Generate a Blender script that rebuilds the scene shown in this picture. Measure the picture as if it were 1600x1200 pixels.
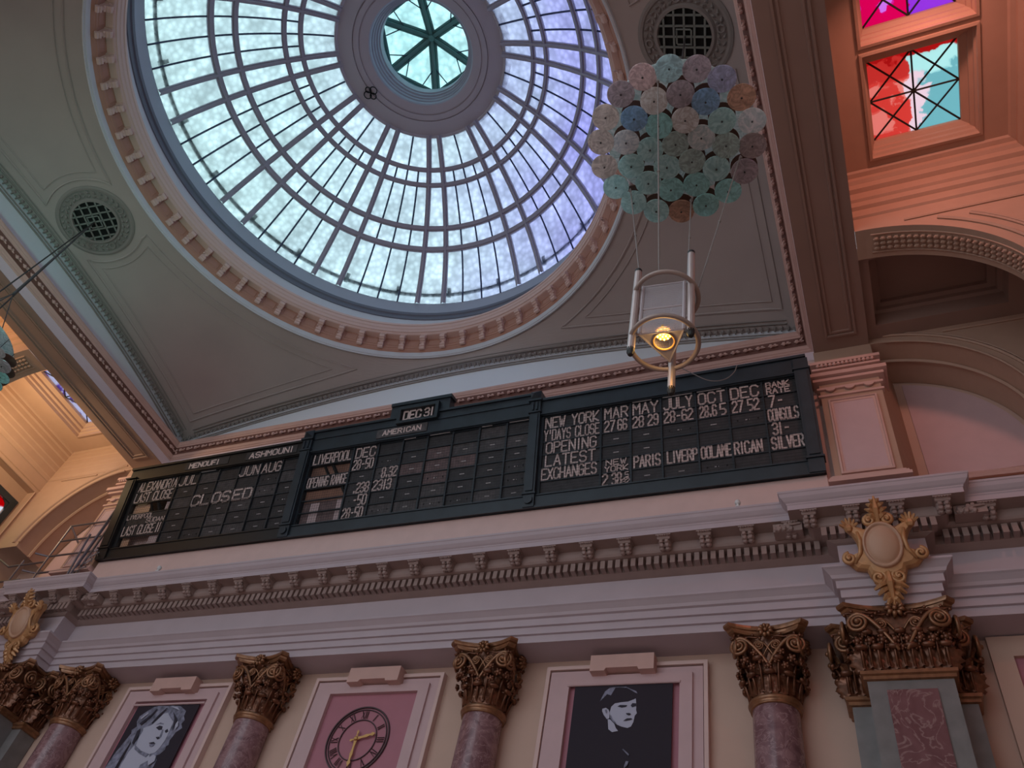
import bpy, math, random
from mathutils import Vector, Matrix
random.seed(7)
PI = math.pi
for o in list(bpy.data.objects): bpy.data.objects.remove(o)
SC = bpy.context.scene
COL = SC.collection

# ------------------------------------------------------------------ camera
CAMROT = [[0.9231127, 0.3452016, 0.1694074], [-0.1654721, 0.7542895, -0.6353474], [-0.3471052, 0.558465, 0.7534155]]
cd = bpy.data.cameras.new('camera'); cam = bpy.data.objects.new('camera', cd); COL.objects.link(cam)
rx, dn, fw = [Vector(v) for v in CAMROT]
m = Matrix.Identity(4)
for i in range(3):
    m[i][0] = rx[i]; m[i][1] = -dn[i]; m[i][2] = -fw[i]
m[2][3] = 1.6
cam.matrix_world = m
cd.sensor_width = 36; cd.lens = 1277.573 / 1600 * 36; cd.clip_end = 500
SC.camera = cam

# ------------------------------------------------------------------ world, light, exposure
W = bpy.data.worlds.new('sky'); SC.world = W; W.use_nodes = True
nt = W.node_tree; bg = nt.nodes['Background']
bg.inputs[0].default_value = (0.80, 0.90, 1.0, 1); bg.inputs[1].default_value = 1.22
vs = SC.view_settings
vs.view_transform = 'Standard'; vs.look = 'None'; vs.gamma = 1; vs.use_curve_mapping = False; vs.exposure = 0.22

def area(name, loc, target, size, color, power, spread=180):
    l = bpy.data.lights.new(name, 'AREA'); l.shape = 'DISK'; l.size = size; l.color = color; l.energy = power
    l.spread = math.radians(spread)
    o = bpy.data.objects.new(name, l); COL.objects.link(o); o.location = loc
    d = Vector(target) - Vector(loc); o.rotation_euler = d.to_track_quat('-Z', 'Y').to_euler(); return o
area('unseen_lamp', (-24.3, 9.4, 17.6), (-24.8, 12.6, 20.2), 0.6, (1.0, 0.74, 0.42), 110, 160)
area('unseen_lamp', (-24.6, 4.0, 17.9), (-24.3, 8.5, 19.5), 0.6, (1.0, 0.55, 0.18), 60, 110)
area('unseen_lamp', (3.3, 4.6, 19.4), (3.1, 10.0, 19.2), 0.5, (1.0, 0.40, 0.30), 62, 115)  # unseen lamp added for the red light of the stained skylights
area('unseen_lamp', (-9.0, -1.0, 4.5), (-20.5, 6.0, 21.0), 2.5, (0.35, 1.0, 0.85), 42, 50)

# ------------------------------------------------------------------ materials
def mat(name, col, rough=0.6, metal=0.0, var=0.0, vscale=3.0, bump=0.0, bscale=20.0, spec=0.5):
    M = bpy.data.materials.new(name); M.use_nodes = True; n = M.node_tree; b = n.nodes['Principled BSDF']
    b.inputs['Base Color'].default_value = (*col, 1); b.inputs['Roughness'].default_value = rough
    b.inputs['Metallic'].default_value = metal; b.inputs['Specular IOR Level'].default_value = spec
    if var or bump:
        tc = n.nodes.new('ShaderNodeNewGeometry')
    if var:
        t = n.nodes.new('ShaderNodeTexNoise'); t.inputs['Scale'].default_value = vscale; t.inputs['Detail'].default_value = 4
        n.links.new(tc.outputs['Position'], t.inputs['Vector'])
        r = n.nodes.new('ShaderNodeValToRGB')
        r.color_ramp.elements[0].position = .3; r.color_ramp.elements[1].position = .7
        r.color_ramp.elements[0].color = (*[c * (1 - var) for c in col], 1)
        r.color_ramp.elements[1].color = (*[min(1, c * (1 + var)) for c in col], 1)
        n.links.new(t.outputs['Fac'], r.inputs['Fac']); n.links.new(r.outputs['Color'], b.inputs['Base Color'])
    if bump:
        t = n.nodes.new('ShaderNodeTexNoise'); t.inputs['Scale'].default_value = bscale
        n.links.new(tc.outputs['Position'], t.inputs['Vector'])
        bp = n.nodes.new('ShaderNodeBump'); bp.inputs['Strength'].default_value = bump; bp.inputs['Distance'].default_value = .05
        n.links.new(t.outputs['Fac'], bp.inputs['Height']); n.links.new(bp.outputs['Normal'], b.inputs['Normal'])
    return M
M = {}
M['strip'] = mat('pink_plaster', (.68, .48, .44), .7, var=.03)
M['entab'] = mat('mauve_plaster', (.50, .41, .44), .6, var=.04, vscale=1.5)
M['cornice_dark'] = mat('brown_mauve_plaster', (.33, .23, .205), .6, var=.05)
M['wall'] = mat('cream_plaster', (.57, .38, .30), .7, var=.04, vscale=1)
M['wallpink'] = mat('rose_plaster', (.58, .395, .40), .7, var=.03)
M['rose'] = mat('deep_rose_paint', (.42, .16, .20), .6, var=.03)
M['ceil'] = mat('grey_brown_plaster', (.42, .36, .34), .8, var=.05, vscale=.6)
M['ceilbead'] = mat('dark_grey_bead_plaster', (.26, .235, .22), .7)
M['lunette'] = mat('pale_blue_plaster', (.72, .75, .80), .8)
M['corn'] = mat('salmon_plaster', (.61, .38, .33), .6, var=.04)
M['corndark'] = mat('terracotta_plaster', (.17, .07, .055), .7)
M['flower'] = mat('pale_salmon_flower', (.62, .40, .35), .6)
M['beam'] = mat('terracotta_beam_plaster', (.32, .20, .16), .7, var=.05, vscale=.8)
M['bay'] = mat('apricot_plaster', (.46, .29, .21), .7, var=.03)
M['fascia'] = mat('lilac_plaster', (.74, .59, .62), .7)
M['rim'] = mat('pale_grey_rim_plaster', (.62, .63, .66), .6)
M['drumfrieze'] = mat('orange_frieze_plaster', (.48, .25, .18), .7)
M['drumpink'] = mat('pale_salmon_plaster', (.70, .49, .43), .6)
M['drum'] = mat('blue_grey_drum_plaster', (.42, .46, .54), .6)
M['iron'] = mat('grey_painted_iron', (.42, .40, .48), .45)
M['irondark'] = mat('dark_blue_glazing_bar', (.03, .04, .10), .5)
M['hubteal'] = mat('teal_painted_iron', (.13, .30, .30), .5)
M['collar'] = mat('grey_lantern_plaster', (.50, .46, .50), .7)
M['black'] = mat('black_void', (.006, .006, .006), .9)
M['grille'] = mat('grey_grille_metal', (.20, .22, .20), .6)
M['board'] = mat('dark_blue_board_paint', (.018, .027, .036), .42, var=.25, vscale=2)
M['boardblk'] = mat('black_board_paint', (.010, .009, .009), .45, var=.2)
M['plate'] = mat('charcoal_slat', (.035, .031, .033), .6, var=.3, vscale=6)
M['plate2'] = mat('grey_worn_slat', (.075, .066, .068), .65, var=.35, vscale=8)
M['plate3'] = mat('mauve_faded_slat', (.14, .09, .09), .65, var=.3, vscale=8)
M['letter'] = mat('cream_lettering', (.68, .54, .51), .6)
M['drumdark'] = mat('slate_drum_moulding', (.15, .16, .20), .6)
M['dash'] = mat('pale_slot', (.48, .44, .44), .6)
M['wire'] = mat('black_wire', (.012, .012, .014), .6)
M['littan'] = mat('tan_lit_wall', (.22, .11, .075), .7, var=.3, vscale=2)
M['litpink'] = mat('pink_lit_wall', (.50, .38, .38), .7)
M['gilt'] = mat('dark_gilt_bronze', (.17, .066, .034), .30, .45, var=.35, vscale=9)
M['giltlight'] = mat('bright_gilt', (.28, .13, .065), .30, .45, var=.25, vscale=9)
M['cartgold'] = mat('cartouche_gold', (.52, .27, .12), .42, .25, var=.15, vscale=6)
M['cartoval'] = mat('cartouche_pale_gold', (.55, .33, .22), .5)
M['grey_marble'] = mat('grey_marble', (.20, .185, .18), .3, var=.15, vscale=3)
M['banner'] = mat('black_banner_fabric', (.022, .014, .024), .8)
M['p_white'] = mat('portrait_white', (.46, .46, .56), .8)
M['p_mid'] = mat('portrait_grey', (.20, .20, .27), .8, var=.5, vscale=9)
M['p_dark'] = mat('portrait_dark', (.03, .025, .04), .8)
M['clockline'] = mat('dark_clock_paint', (.06, .03, .035), .5)
M['clockgold'] = mat('gold_clock_hand', (.62, .36, .13), .35, .4)
M['steel'] = mat('scaffold_steel', (.22, .20, .22), .35, .7)
M['tube'] = mat('satin_aluminium', (.55, .46, .44), .35, .6)
M['hoop'] = mat('beige_hoop', (.36, .28, .25), .45, .2)
M['mesh'] = mat('perforated_sheet', (.45, .40, .42), .5, .3)
M['cable'] = mat('grey_cable', (.22, .19, .18), .6)
M['darkcable'] = mat('dark_cable', (.03, .028, .028), .6)
M['rubber'] = mat('black_rubber', (.01, .01, .01), .5)
M['reflect_disc'] = mat('brown_reflection_disc', (.12, .055, .04), .6)
M['white'] = mat('white_plastic', (.7, .7, .7), .4)
M['floor'] = mat('warm_stone_floor', (.46, .32, .27), .6, var=.1)

def marble(name, c1, c2, vein, sc):
    Mt = bpy.data.materials.new(name); Mt.use_nodes = True; n = Mt.node_tree; b = n.nodes['Principled BSDF']
    g = n.nodes.new('ShaderNodeNewGeometry')
    t = n.nodes.new('ShaderNodeTexNoise'); t.inputs['Scale'].default_value = sc; t.inputs['Detail'].default_value = 6; t.inputs['Distortion'].default_value = 1.2
    n.links.new(g.outputs['Position'], t.inputs['Vector'])
    r = n.nodes.new('ShaderNodeValToRGB'); e = r.color_ramp.elements
    e[0].position = .35; e[0].color = (*c1, 1); e[1].position = .62; e[1].color = (*c2, 1)
    n.links.new(t.outputs['Fac'], r.inputs['Fac'])
    v = n.nodes.new('ShaderNodeTexNoise'); v.inputs['Scale'].default_value = sc * .8; v.inputs['Detail'].default_value = 5; v.inputs['Distortion'].default_value = 2.5
    n.links.new(g.outputs['Position'], v.inputs['Vector'])
    r2 = n.nodes.new('ShaderNodeValToRGB'); e = r2.color_ramp.elements
    e[0].position = .47; e[0].color = (0, 0, 0, 1); e[1].position = .50; e[1].color = (1, 1, 1, 1)
    x = r2.color_ramp.elements.new(.53); x.color = (0, 0, 0, 1)
    n.links.new(v.outputs['Fac'], r2.inputs['Fac'])
    mx = n.nodes.new('ShaderNodeMixRGB'); mx.inputs[2].default_value = (*vein, 1)
    n.links.new(r2.outputs['Color'], mx.inputs[0]); n.links.new(r.outputs['Color'], mx.inputs[1])
    n.links.new(mx.outputs['Color'], b.inputs['Base Color']); b.inputs['Roughness'].default_value = .22
    return Mt
M['marble'] = marble('pink_marble', (.17, .08, .09), (.29, .16, .17), (.36, .22, .23), 3.4)
M['marble2'] = marble('rose_marble_panel', (.16, .06, .065), (.22, .095, .10), (.32, .19, .18), 1.8)

# dome glass: obscured cyan-white panes, violet stage-light tint painted in towards the right
def glass(name, ramp, axis, bump=True):
    G = bpy.data.materials.new(name); G.use_nodes = True; n = G.node_tree; n.nodes.clear()
    out = n.nodes.new('ShaderNodeOutputMaterial'); g = n.nodes.new('ShaderNodeNewGeometry')
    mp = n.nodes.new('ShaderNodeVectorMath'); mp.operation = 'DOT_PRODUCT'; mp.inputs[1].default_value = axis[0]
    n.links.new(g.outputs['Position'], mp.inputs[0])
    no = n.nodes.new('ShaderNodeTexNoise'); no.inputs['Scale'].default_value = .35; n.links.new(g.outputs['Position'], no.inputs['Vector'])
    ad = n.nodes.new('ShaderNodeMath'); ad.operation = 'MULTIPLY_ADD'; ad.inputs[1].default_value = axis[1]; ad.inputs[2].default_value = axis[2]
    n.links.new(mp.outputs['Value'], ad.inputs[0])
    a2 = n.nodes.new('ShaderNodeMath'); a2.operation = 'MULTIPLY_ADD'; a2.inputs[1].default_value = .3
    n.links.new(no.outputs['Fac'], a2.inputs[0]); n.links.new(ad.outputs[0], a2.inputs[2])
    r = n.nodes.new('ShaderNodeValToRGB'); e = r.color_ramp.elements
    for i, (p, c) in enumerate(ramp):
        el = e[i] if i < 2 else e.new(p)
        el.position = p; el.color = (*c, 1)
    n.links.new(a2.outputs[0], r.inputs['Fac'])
    v2 = n.nodes.new('ShaderNodeTexVoronoi'); v2.inputs['Scale'].default_value = 5.5; n.links.new(g.outputs['Position'], v2.inputs['Vector'])
    n3 = n.nodes.new('ShaderNodeTexNoise'); n3.inputs['Scale'].default_value = 1.3; n3.inputs['Detail'].default_value = 3; n.links.new(g.outputs['Position'], n3.inputs['Vector'])
    m2 = n.nodes.new('ShaderNodeMapRange'); m2.inputs[1].default_value = .05; m2.inputs[2].default_value = .75; m2.inputs[3].default_value = 1.06; m2.inputs[4].default_value = .84
    n.links.new(v2.outputs['Distance'], m2.inputs[0])
    m3 = n.nodes.new('ShaderNodeMapRange'); m3.inputs[1].default_value = .35; m3.inputs[2].default_value = .65; m3.inputs[3].default_value = .86; m3.inputs[4].default_value = 1.05
    n.links.new(n3.outputs['Fac'], m3.inputs[0])
    m4 = n.nodes.new('ShaderNodeMath'); m4.operation = 'MULTIPLY'; n.links.new(m2.outputs[0], m4.inputs[0]); n.links.new(m3.outputs[0], m4.inputs[1])
    vm = n.nodes.new('ShaderNodeVectorMath'); vm.operation = 'SCALE'; n.links.new(r.outputs['Color'], vm.inputs[0]); n.links.new(m4.outputs[0], vm.inputs['Scale'])
    tr = n.nodes.new('ShaderNodeBsdfTranslucent'); n.links.new(vm.outputs[0], tr.inputs['Color'])
    tp = n.nodes.new('ShaderNodeBsdfTransparent'); n.links.new(vm.outputs[0], tp.inputs['Color'])
    mx = n.nodes.new('ShaderNodeMixShader')
    # hammered pattern: pebbled relief lets a little more sky through where it is thin
    wv = n.nodes.new('ShaderNodeTexVoronoi'); wv.inputs['Scale'].default_value = 6.0; n.links.new(g.outputs['Position'], wv.inputs['Vector'])
    rr = n.nodes.new('ShaderNodeMapRange'); rr.inputs[1].default_value = .1; rr.inputs[2].default_value = .7; rr.inputs[3].default_value = .30; rr.inputs[4].default_value = .75
    n.links.new(wv.outputs['Distance'], rr.inputs[0]); n.links.new(rr.outputs[0], mx.inputs[0])
    n.links.new(tr.outputs[0], mx.inputs[1]); n.links.new(tp.outputs[0], mx.inputs[2])
    n.links.new(mx.outputs[0], out.inputs[0]); return G
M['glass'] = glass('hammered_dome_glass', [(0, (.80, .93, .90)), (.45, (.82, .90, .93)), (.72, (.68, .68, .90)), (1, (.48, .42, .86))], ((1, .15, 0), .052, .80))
M['glasshub'] = glass('pale_lantern_glass', [(0, (.72, .98, .95)), (1, (.85, 1, .98))], ((1, 0, 0), .05, .8))

def stained(name, kind):
    G = bpy.data.materials.new(name); G.use_nodes = True; n = G.node_tree; n.nodes.clear(); L = n.links
    out = n.nodes.new('ShaderNodeOutputMaterial'); g = n.nodes.new('ShaderNodeNewGeometry')
    sep = n.nodes.new('ShaderNodeSeparateXYZ'); L.new(g.outputs['Position'], sep.inputs[0])
    no = n.nodes.new('ShaderNodeTexNoise'); no.inputs['Scale'].default_value = 2.2; no.inputs['Detail'].default_value = 5
    L.new(g.outputs['Position'], no.inputs['Vector'])
    def ma(op, a, b_, c=None):
        q = n.nodes.new('ShaderNodeMath'); q.operation = op
        for i, v in enumerate((a, b_, c)):
            if v is None: continue
            if isinstance(v, (int, float)): q.inputs[i].default_value = v
            else: L.new(v, q.inputs[i])
        return q.outputs[0]
    def mix(f, a, b_):
        q = n.nodes.new('ShaderNodeMixRGB'); L.new(f, q.inputs[0])
        for i, v in ((1, a), (2, b_)):
            if isinstance(v, tuple): q.inputs[i].default_value = (*v, 1)
            else: L.new(v, q.inputs[i])
        return q.outputs[0]
    wob = ma('MULTIPLY_ADD', no.outputs['Fac'], .9, -.45)
    if kind == 'red_teal':
        x = ma('ADD', ma('MULTIPLY_ADD', sep.outputs[1], .12, sep.outputs[0]), wob)
        red = mix(ma('GREATER_THAN', no.outputs['Fac'], .54), (.82, .20, .17), (.90, .42, .37))
        c = mix(ma('GREATER_THAN', x, 3.95), red, (.92, .76, .78))
        c = mix(ma('GREATER_THAN', x, 4.22), c, (.40, .64, .65))
        ty = ma('ADD', sep.outputs[1], wob)
        c = mix(ma('LESS_THAN', ty, 7.95), c, mix(ma('GREATER_THAN', x, 3.9), (.75, .16, .14), (.66, .86, .82)))
        c = mix(ma('LESS_THAN', ty, 7.60), c, (.62, .07, .07))
    elif kind == 'magenta':
        x = ma('ADD', sep.outputs[0], wob)
        c = mix(ma('GREATER_THAN', x, 3.0), (.86, .01, .28), (.55, .18, .78))
        c = mix(ma('GREATER_THAN', no.outputs['Fac'], .58), c, (.80, .40, .85))
    elif kind == 'crimson_yellow':
        z = ma('ADD', sep.outputs[2], wob)
        c = mix(ma('LESS_THAN', z, 17.25), (.62, .01, .03), (.80, .80, .82))
        c = mix(ma('LESS_THAN', z, 16.85), c, (.80, .72, .25))
    else:
        c = mix(ma('GREATER_THAN', no.outputs['Fac'], .5), (.80, .80, .95), (.35, .25, .60))
    tr = n.nodes.new('ShaderNodeBsdfTranslucent'); L.new(c, tr.inputs['Color'])
    tp = n.nodes.new('ShaderNodeBsdfTransparent'); L.new(c, tp.inputs['Color'])
    mx = n.nodes.new('ShaderNodeMixShader'); mx.inputs[0].default_value = .6
    L.new(tr.outputs[0], mx.inputs[1]); L.new(tp.outputs[0], mx.inputs[2]); L.new(mx.outputs[0], out.inputs[0]); return G

def sheet_glass(name, col, alpha):
    G = bpy.data.materials.new(name); G.use_nodes = True; n = G.node_tree; b = n.nodes['Principled BSDF']
    g = n.nodes.new('ShaderNodeNewGeometry'); t = n.nodes.new('ShaderNodeTexNoise'); t.inputs['Scale'].default_value = 9; t.inputs['Distortion'].default_value = 3
    n.links.new(g.outputs['Position'], t.inputs['Vector'])
    r = n.nodes.new('ShaderNodeValToRGB'); e = r.color_ramp.elements
    e[0].position = .35; e[0].color = (*[c * .72 for c in col], 1); e[1].position = .68; e[1].color = (*[min(1, c * 1.2) for c in col], 1)
    n.links.new(t.outputs['Fac'], r.inputs['Fac']); n.links.new(r.outputs['Color'], b.inputs['Base Color'])
    b.inputs['Roughness'].default_value = .08; b.inputs['Alpha'].default_value = alpha
    b.inputs['Coat Weight'].default_value = .6
    tr = n.nodes.new('ShaderNodeBsdfTranslucent'); n.links.new(r.outputs['Color'], tr.inputs['Color'])
    mx = n.nodes.new('ShaderNodeMixShader'); mx.inputs[0].default_value = .6; o_ = n.nodes['Material Output']
    n.links.new(b.outputs[0], mx.inputs[1]); n.links.new(tr.outputs[0], mx.inputs[2]); n.links.new(mx.outputs[0], o_.inputs[0]); return G

# ------------------------------------------------------------------ mesh helpers
class MB:
    def __init__(s): s.v = []; s.f = []; s.mi = []
    def add(s, vs_, fs, k=0):
        b = len(s.v); s.v += [tuple(p) for p in vs_]; s.f += [tuple(b + i for i in f) for f in fs]; s.mi += [k] * len(fs)
    def box(s, x0, x1, y0, y1, z0, z1, k=0):
        s.add([(x0,y0,z0),(x1,y0,z0),(x1,y1,z0),(x0,y1,z0),(x0,y0,z1),(x1,y0,z1),(x1,y1,z1),(x0,y1,z1)],
              [(0,3,2,1),(4,5,6,7),(0,1,5,4),(1,2,6,5),(2,3,7,6),(3,0,4,7)], k)
    def skin(s, rows, closed=False, k=0):
        n = len(rows[0]); b = len(s.v)
        for r in rows: s.v += [tuple(p) for p in r]
        for i in range(len(rows) - 1):
            for j in range(n if closed else n - 1):
                j2 = (j + 1) % n
                s.f.append((b+i*n+j, b+i*n+j2, b+(i+1)*n+j2, b+(i+1)*n+j)); s.mi.append(k)
    def poly(s, pts, k=0): s.add(pts, [tuple(range(len(pts)))], k)
    def prism(s, pts, d, k=0):   # pts: 3D loop, d: extrusion vector
        n = len(pts); d = Vector(d); q = [Vector(p) + d for p in pts]
        s.add(list(pts) + q, [tuple(range(n))[::-1], tuple(range(n, 2*n))] + [(i, (i+1) % n, n+(i+1) % n, n+i) for i in range(n)], k)
    def tube(s, pts, r, seg=6, k=0, caps=True, closed=False):
        pts = [Vector(p) for p in pts]; n = len(pts); rows = []
        rad = r if isinstance(r, (list, tuple)) else [r] * n
        nrm = None
        for i, p in enumerate(pts):
            if closed: t = pts[(i+1) % n] - pts[i-1]
            else: t = pts[min(i+1, n-1)] - pts[max(i-1, 0)]
            t.normalize()
            if nrm is None:
                nrm = t.cross(Vector((0,0,1)))
                if nrm.length < .1: nrm = t.cross(Vector((1,0,0)))
            nrm = (nrm - t * nrm.dot(t)).normalized(); bn = t.cross(nrm)
            rows.append([p + (nrm*math.cos(a) + bn*math.sin(a)) * rad[i] for a in [2*PI*j/seg for j in range(seg)]])
        if closed: rows.append(rows[0])
        b = len(s.v); s.skin(rows, True, k)
        if caps and not closed:
            s.f.append(tuple(b+j for j in range(seg))[::-1]); s.mi.append(k)
            e = b + (n-1)*seg; s.f.append(tuple(e+j for j in range(seg))); s.mi.append(k)
    def lathe(s, c, prof, seg=48, k=0, a0=0, a1=2*PI):
        full = abs(a1-a0-2*PI) < 1e-6; m_ = seg if full else seg+1
        s.skin([[(c[0]+r*math.cos(a0+(a1-a0)*j/seg), c[1]+r*math.sin(a0+(a1-a0)*j/seg), c[2]+z) for j in range(m_)] for r, z in prof], full, k)
    def ball(s, c, r, k=0, seg=8, rings=5, sq=(1,1,1)):
        rows = [[(c[0]+sq[0]*r*math.sin(PI*i/rings)*math.cos(2*PI*j/seg), c[1]+sq[1]*r*math.sin(PI*i/rings)*math.sin(2*PI*j/seg), c[2]+sq[2]*r*math.cos(PI*i/rings)) for j in range(seg)] for i in range(rings+1)]
        s.skin(rows, True, k)
    def mesh(s, name, mats, smooth=False):
        me = bpy.data.meshes.new(name); me.from_pydata([tuple(p) for p in s.v], [], s.f)
        for mm in (mats if isinstance(mats, (list, tuple)) else [mats]): me.materials.append(mm)
        me.polygons.foreach_set('material_index', s.mi)
        if smooth: me.polygons.foreach_set('use_smooth', [True]*len(s.f))
        me.validate(); me.update(); return me

def wpos(o):
    return o.location if o is not None else Vector((0,0,0))
def obj(name, mb, mats, parent=None, smooth=False, mw=None, label=None, kind=None):
    me = mb.mesh(name, mats, smooth) if isinstance(mb, MB) else mb
    o = bpy.data.objects.new(name, me); COL.objects.link(o)
    if mw is not None: o.matrix_basis = mw
    if parent is not None:
        o.parent = parent; o.matrix_parent_inverse = Matrix.Translation(-Vector(wpos(parent)))
    if label: o['label'] = label
    if kind: o['kind'] = kind
    return o
def thing(name, label, cat, loc, group=None):
    o = bpy.data.objects.new(name, None); COL.objects.link(o); o.location = loc; o.empty_display_size = .2
    o['label'] = label; o['category'] = cat
    if group: o['group'] = group
    return o
def tag(o, label, cat, group=None):
    o['label'] = label; o['category'] = cat
    if group: o['group'] = group
    return o
def dup(root, dloc, label):
    r = root.copy(); COL.objects.link(r); r.location = root.location + Vector(dloc); r['label'] = label
    def kids(a, b):
        for ch in list(a.children):
            c = ch.copy(); COL.objects.link(c); c.parent = b; c.matrix_parent_inverse = ch.matrix_parent_inverse.copy(); kids(ch, c)
    kids(root, r); return r

S_ = 18.0
def U(x, y, z): return Vector((x*S_, y*S_, z*S_ + 1.6))
CX, CY = -.584, .326
R_ = math.radians

# ================================================================== STRUCTURE
# ---- floor
f = MB(); f.box(-40, 20, -30, 18, -.3, 0); obj('floor', f, M['floor'], kind='structure')

# ---- walls (world metres)
XL, XR = -26.42, 6.2
w = MB(); w.box(-27.4, XR, 14.76, 15.3, 0, 18.8)
wall_back = obj('wall_back', w, M['wall'], kind='structure')
w = MB(); w.box(XR, XR+.5, -6, 15.3, 0, 22.4); obj('wall_right', w, M['bay'], kind='structure')
RY0, RY1, RZ0, RZ1 = 10.3, 13.30, 12.6, 18.2      # recess in the left wall
WY0, WY1, WZ0, WZ1 = 11.2, 12.99, 15.70, 17.46    # stained window in it
w = MB()
w.box(XL-.5, XL, -6, RY0, 0, 22.4); w.box(XL-.5, XL, RY1, 15.3, 0, 22.4); w.box(XL-.5, XL, RY0, RY1, 0, RZ0); w.box(XL-.5, XL, RY0, RY1, RZ1, 22.4)
wall_left = obj('wall_left', w, M['bay'], kind='structure')
w = MB()
for d, r_ in ((.0, .035), (.16, .025)): w.tube([(XL+.01, y, z) for y, z in ((RY0-d, RZ0-d), (RY1+d, RZ0-d), (RY1+d, RZ1+d), (RY0-d, RZ1+d))], r_, 5, closed=True)
obj('recess_moulding', w, M['bay'], wall_left)
xr = XL-.35
def window_wall(x0_, x1_, a0, a1, b0, b1, nm, mt):
    w = MB(); w.box(x0_, x1_, a0, WY0, b0, b1); w.box(x0_, x1_, WY1, a1, b0, b1); w.box(x0_, x1_, WY0, WY1, b0, WZ0); w.box(x0_, x1_, WY0, WY1, WZ1, b1)
    obj(nm, w, mt, wall_left)
window_wall(xr-.1, xr, RY0, RY1, RZ0, RZ1, 'recess_back', M['bay'])
window_wall(xr, xr+.05, WY0-.24, WY1+.24, WZ0-.24, WZ1+.24, 'window_surround', M['board'])
w = MB(); w.box(-5, 14, -30, -6.0, 22.4, 23.0); obj('ceiling_sky_block', w, M['ceil'], kind='structure')  # partial unseen roof, added to cut sky light on the right
w = MB(); w.box(-2, 14, -30.6, -30, 0, 23.0); obj('wall_sky_block', w, M['wall'], kind='structure')  # unseen wall piece, added to block light from behind on the right
# upper wall behind the boards (carries the ceiling cornice)
w = MB(); w.box(-21.0, 0, 13.63, 14.3, 13.6, 22.4); obj('wall_upper', w, M['strip'], kind='structure')
w = MB(); w.box(-1.158*S_, -.0097*S_, .748*S_, 13.62, .66*S_+1.6, .722*S_+1.6)
obj('wall_board_plinth', w, M['strip'], kind='structure')

# ---- panel frames on the lower wall, one per bay between columns
def rect_frame(cx, hw0, hw1, ztop0, ztop1, y0, depth, k=0, zb=2.0):
    a = MB(); o_ = [(cx-hw0, zb), (cx-hw0, ztop0), (cx+hw0, ztop0), (cx+hw0, zb)]; i_ = [(cx-hw1, zb), (cx-hw1, ztop1), (cx+hw1, ztop1), (cx+hw1, zb)]
    a.skin([[(x, 14.76, z) for x, z in o_], [(x, y0, z) for x, z in o_], [(x, y0, z) for x, z in i_], [(x, y0+depth, z) for x, z in i_]])
    return a
for i, cx in enumerate((-16.43, -10.53, -4.67)):
    obj('panel_moulding', rect_frame(cx, 1.70, 1.62, 11.06, 10.98, 14.60, .10), M['strip'], wall_back)
    obj('panel_border', rect_frame(cx, 1.60, 1.40, 10.95, 10.80, 14.64, .06), M['wallpink'], wall_back)
    obj('panel_frame', rect_frame(cx, 1.40, 1.15, 10.80, 10.62, 14.58, .12), M['wallpink'], wall_back)
    a = MB(); a.box(cx-1.16, cx+1.16, 14.68, 14.74, 2.0, 10.63); obj('panel_field', a, M['rose'], wall_back)
    a = MB(); zt, zb = 11.14, 10.78
    a.prism([(cx-.67, 14.38, zt), (cx-.67, 14.38, zb), (cx-.36, 14.38, zb), (cx-.33, 14.38, zb+.06), (cx+.33, 14.38, zb+.06), (cx+.36, 14.38, zb), (cx+.67, 14.38, zb), (cx+.67, 14.38, zt)], (0, .3, 0))
    obj('keystone_block', a, M['corn'], wall_back)
# bays beyond the piers
for sx in (1, -1):
    cx = 3.6 if sx == 1 else -24.64
    obj('panel_frame', rect_frame(cx, 1.60, 1.25, 11.25, 10.85, 14.62, .12), M['wall'], wall_back)
    a = MB(); a.box(cx-1.26, cx+1.26, 14.7, 14.74, 2, 10.86); obj('panel_field', a, M['rose'], wall_back)

# ---- entablature with breaks over the piers
PROF = [(.823,.5375,.028),(.778,.5375,.028),(.778,.547,.028),(.775,.5475,.028),(.775,.5565,.028),(.772,.557,.028),(.772,.566,.028),
        (.769,.567,.028),(.7675,.5705,.028),(.763,.575,.028),(.761,.5765,.028),(.761,.579,.028),(.779,.580,.028),(.779,.6176,.028)]
PROF2 = [(.779,.6176,.028),(.776,.6185,.028),(.771,.6205,.026),(.769,.6215,.024),(.769,.633,.022),(.757,.6335,.020),(.754,.6345,.018),(.752,.637,.017),
        (.752,.6465,.016),(.7345,.6465,.016)]
PROF3 = [(.7345,.6465,.016),(.7345,.653,.016),(.7335,.6542,.016),(.7335,.6555,.016),(.7315,.657,.016),(.7285,.6605,.016),(.7272,.6645,.016),(.7262,.6655,.016),(.7262,.668,.016),(.80,.668,.0)]
CP = (.032, -1.200)   # pier centres
def ent_rows(prof):
    rows = []
    for y, z, b in prof:
        h = .0445 + (.778 - y) if y < .79 else .0445
        yb = y - b; p = [(-1.51, y)]
        for c in (CP[1], CP[0]): p += [(c-h, y), (c-h, yb), (c+h, yb), (c+h, y)]
        p.append((.344, y)); rows.append([U(a, c, z) for a, c in p])
    return rows
e = MB(); e.skin(ent_rows(PROF)); trim1 = obj('trim_1', e, M['entab'], kind='structure'); trim1['label'] = 'mauve entablature with modillions and dentils over the columns'
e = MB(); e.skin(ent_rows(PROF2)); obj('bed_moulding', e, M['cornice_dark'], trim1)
e = MB(); e.skin(ent_rows(PROF3)); obj('corona', e, M['entab'], trim1)
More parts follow.
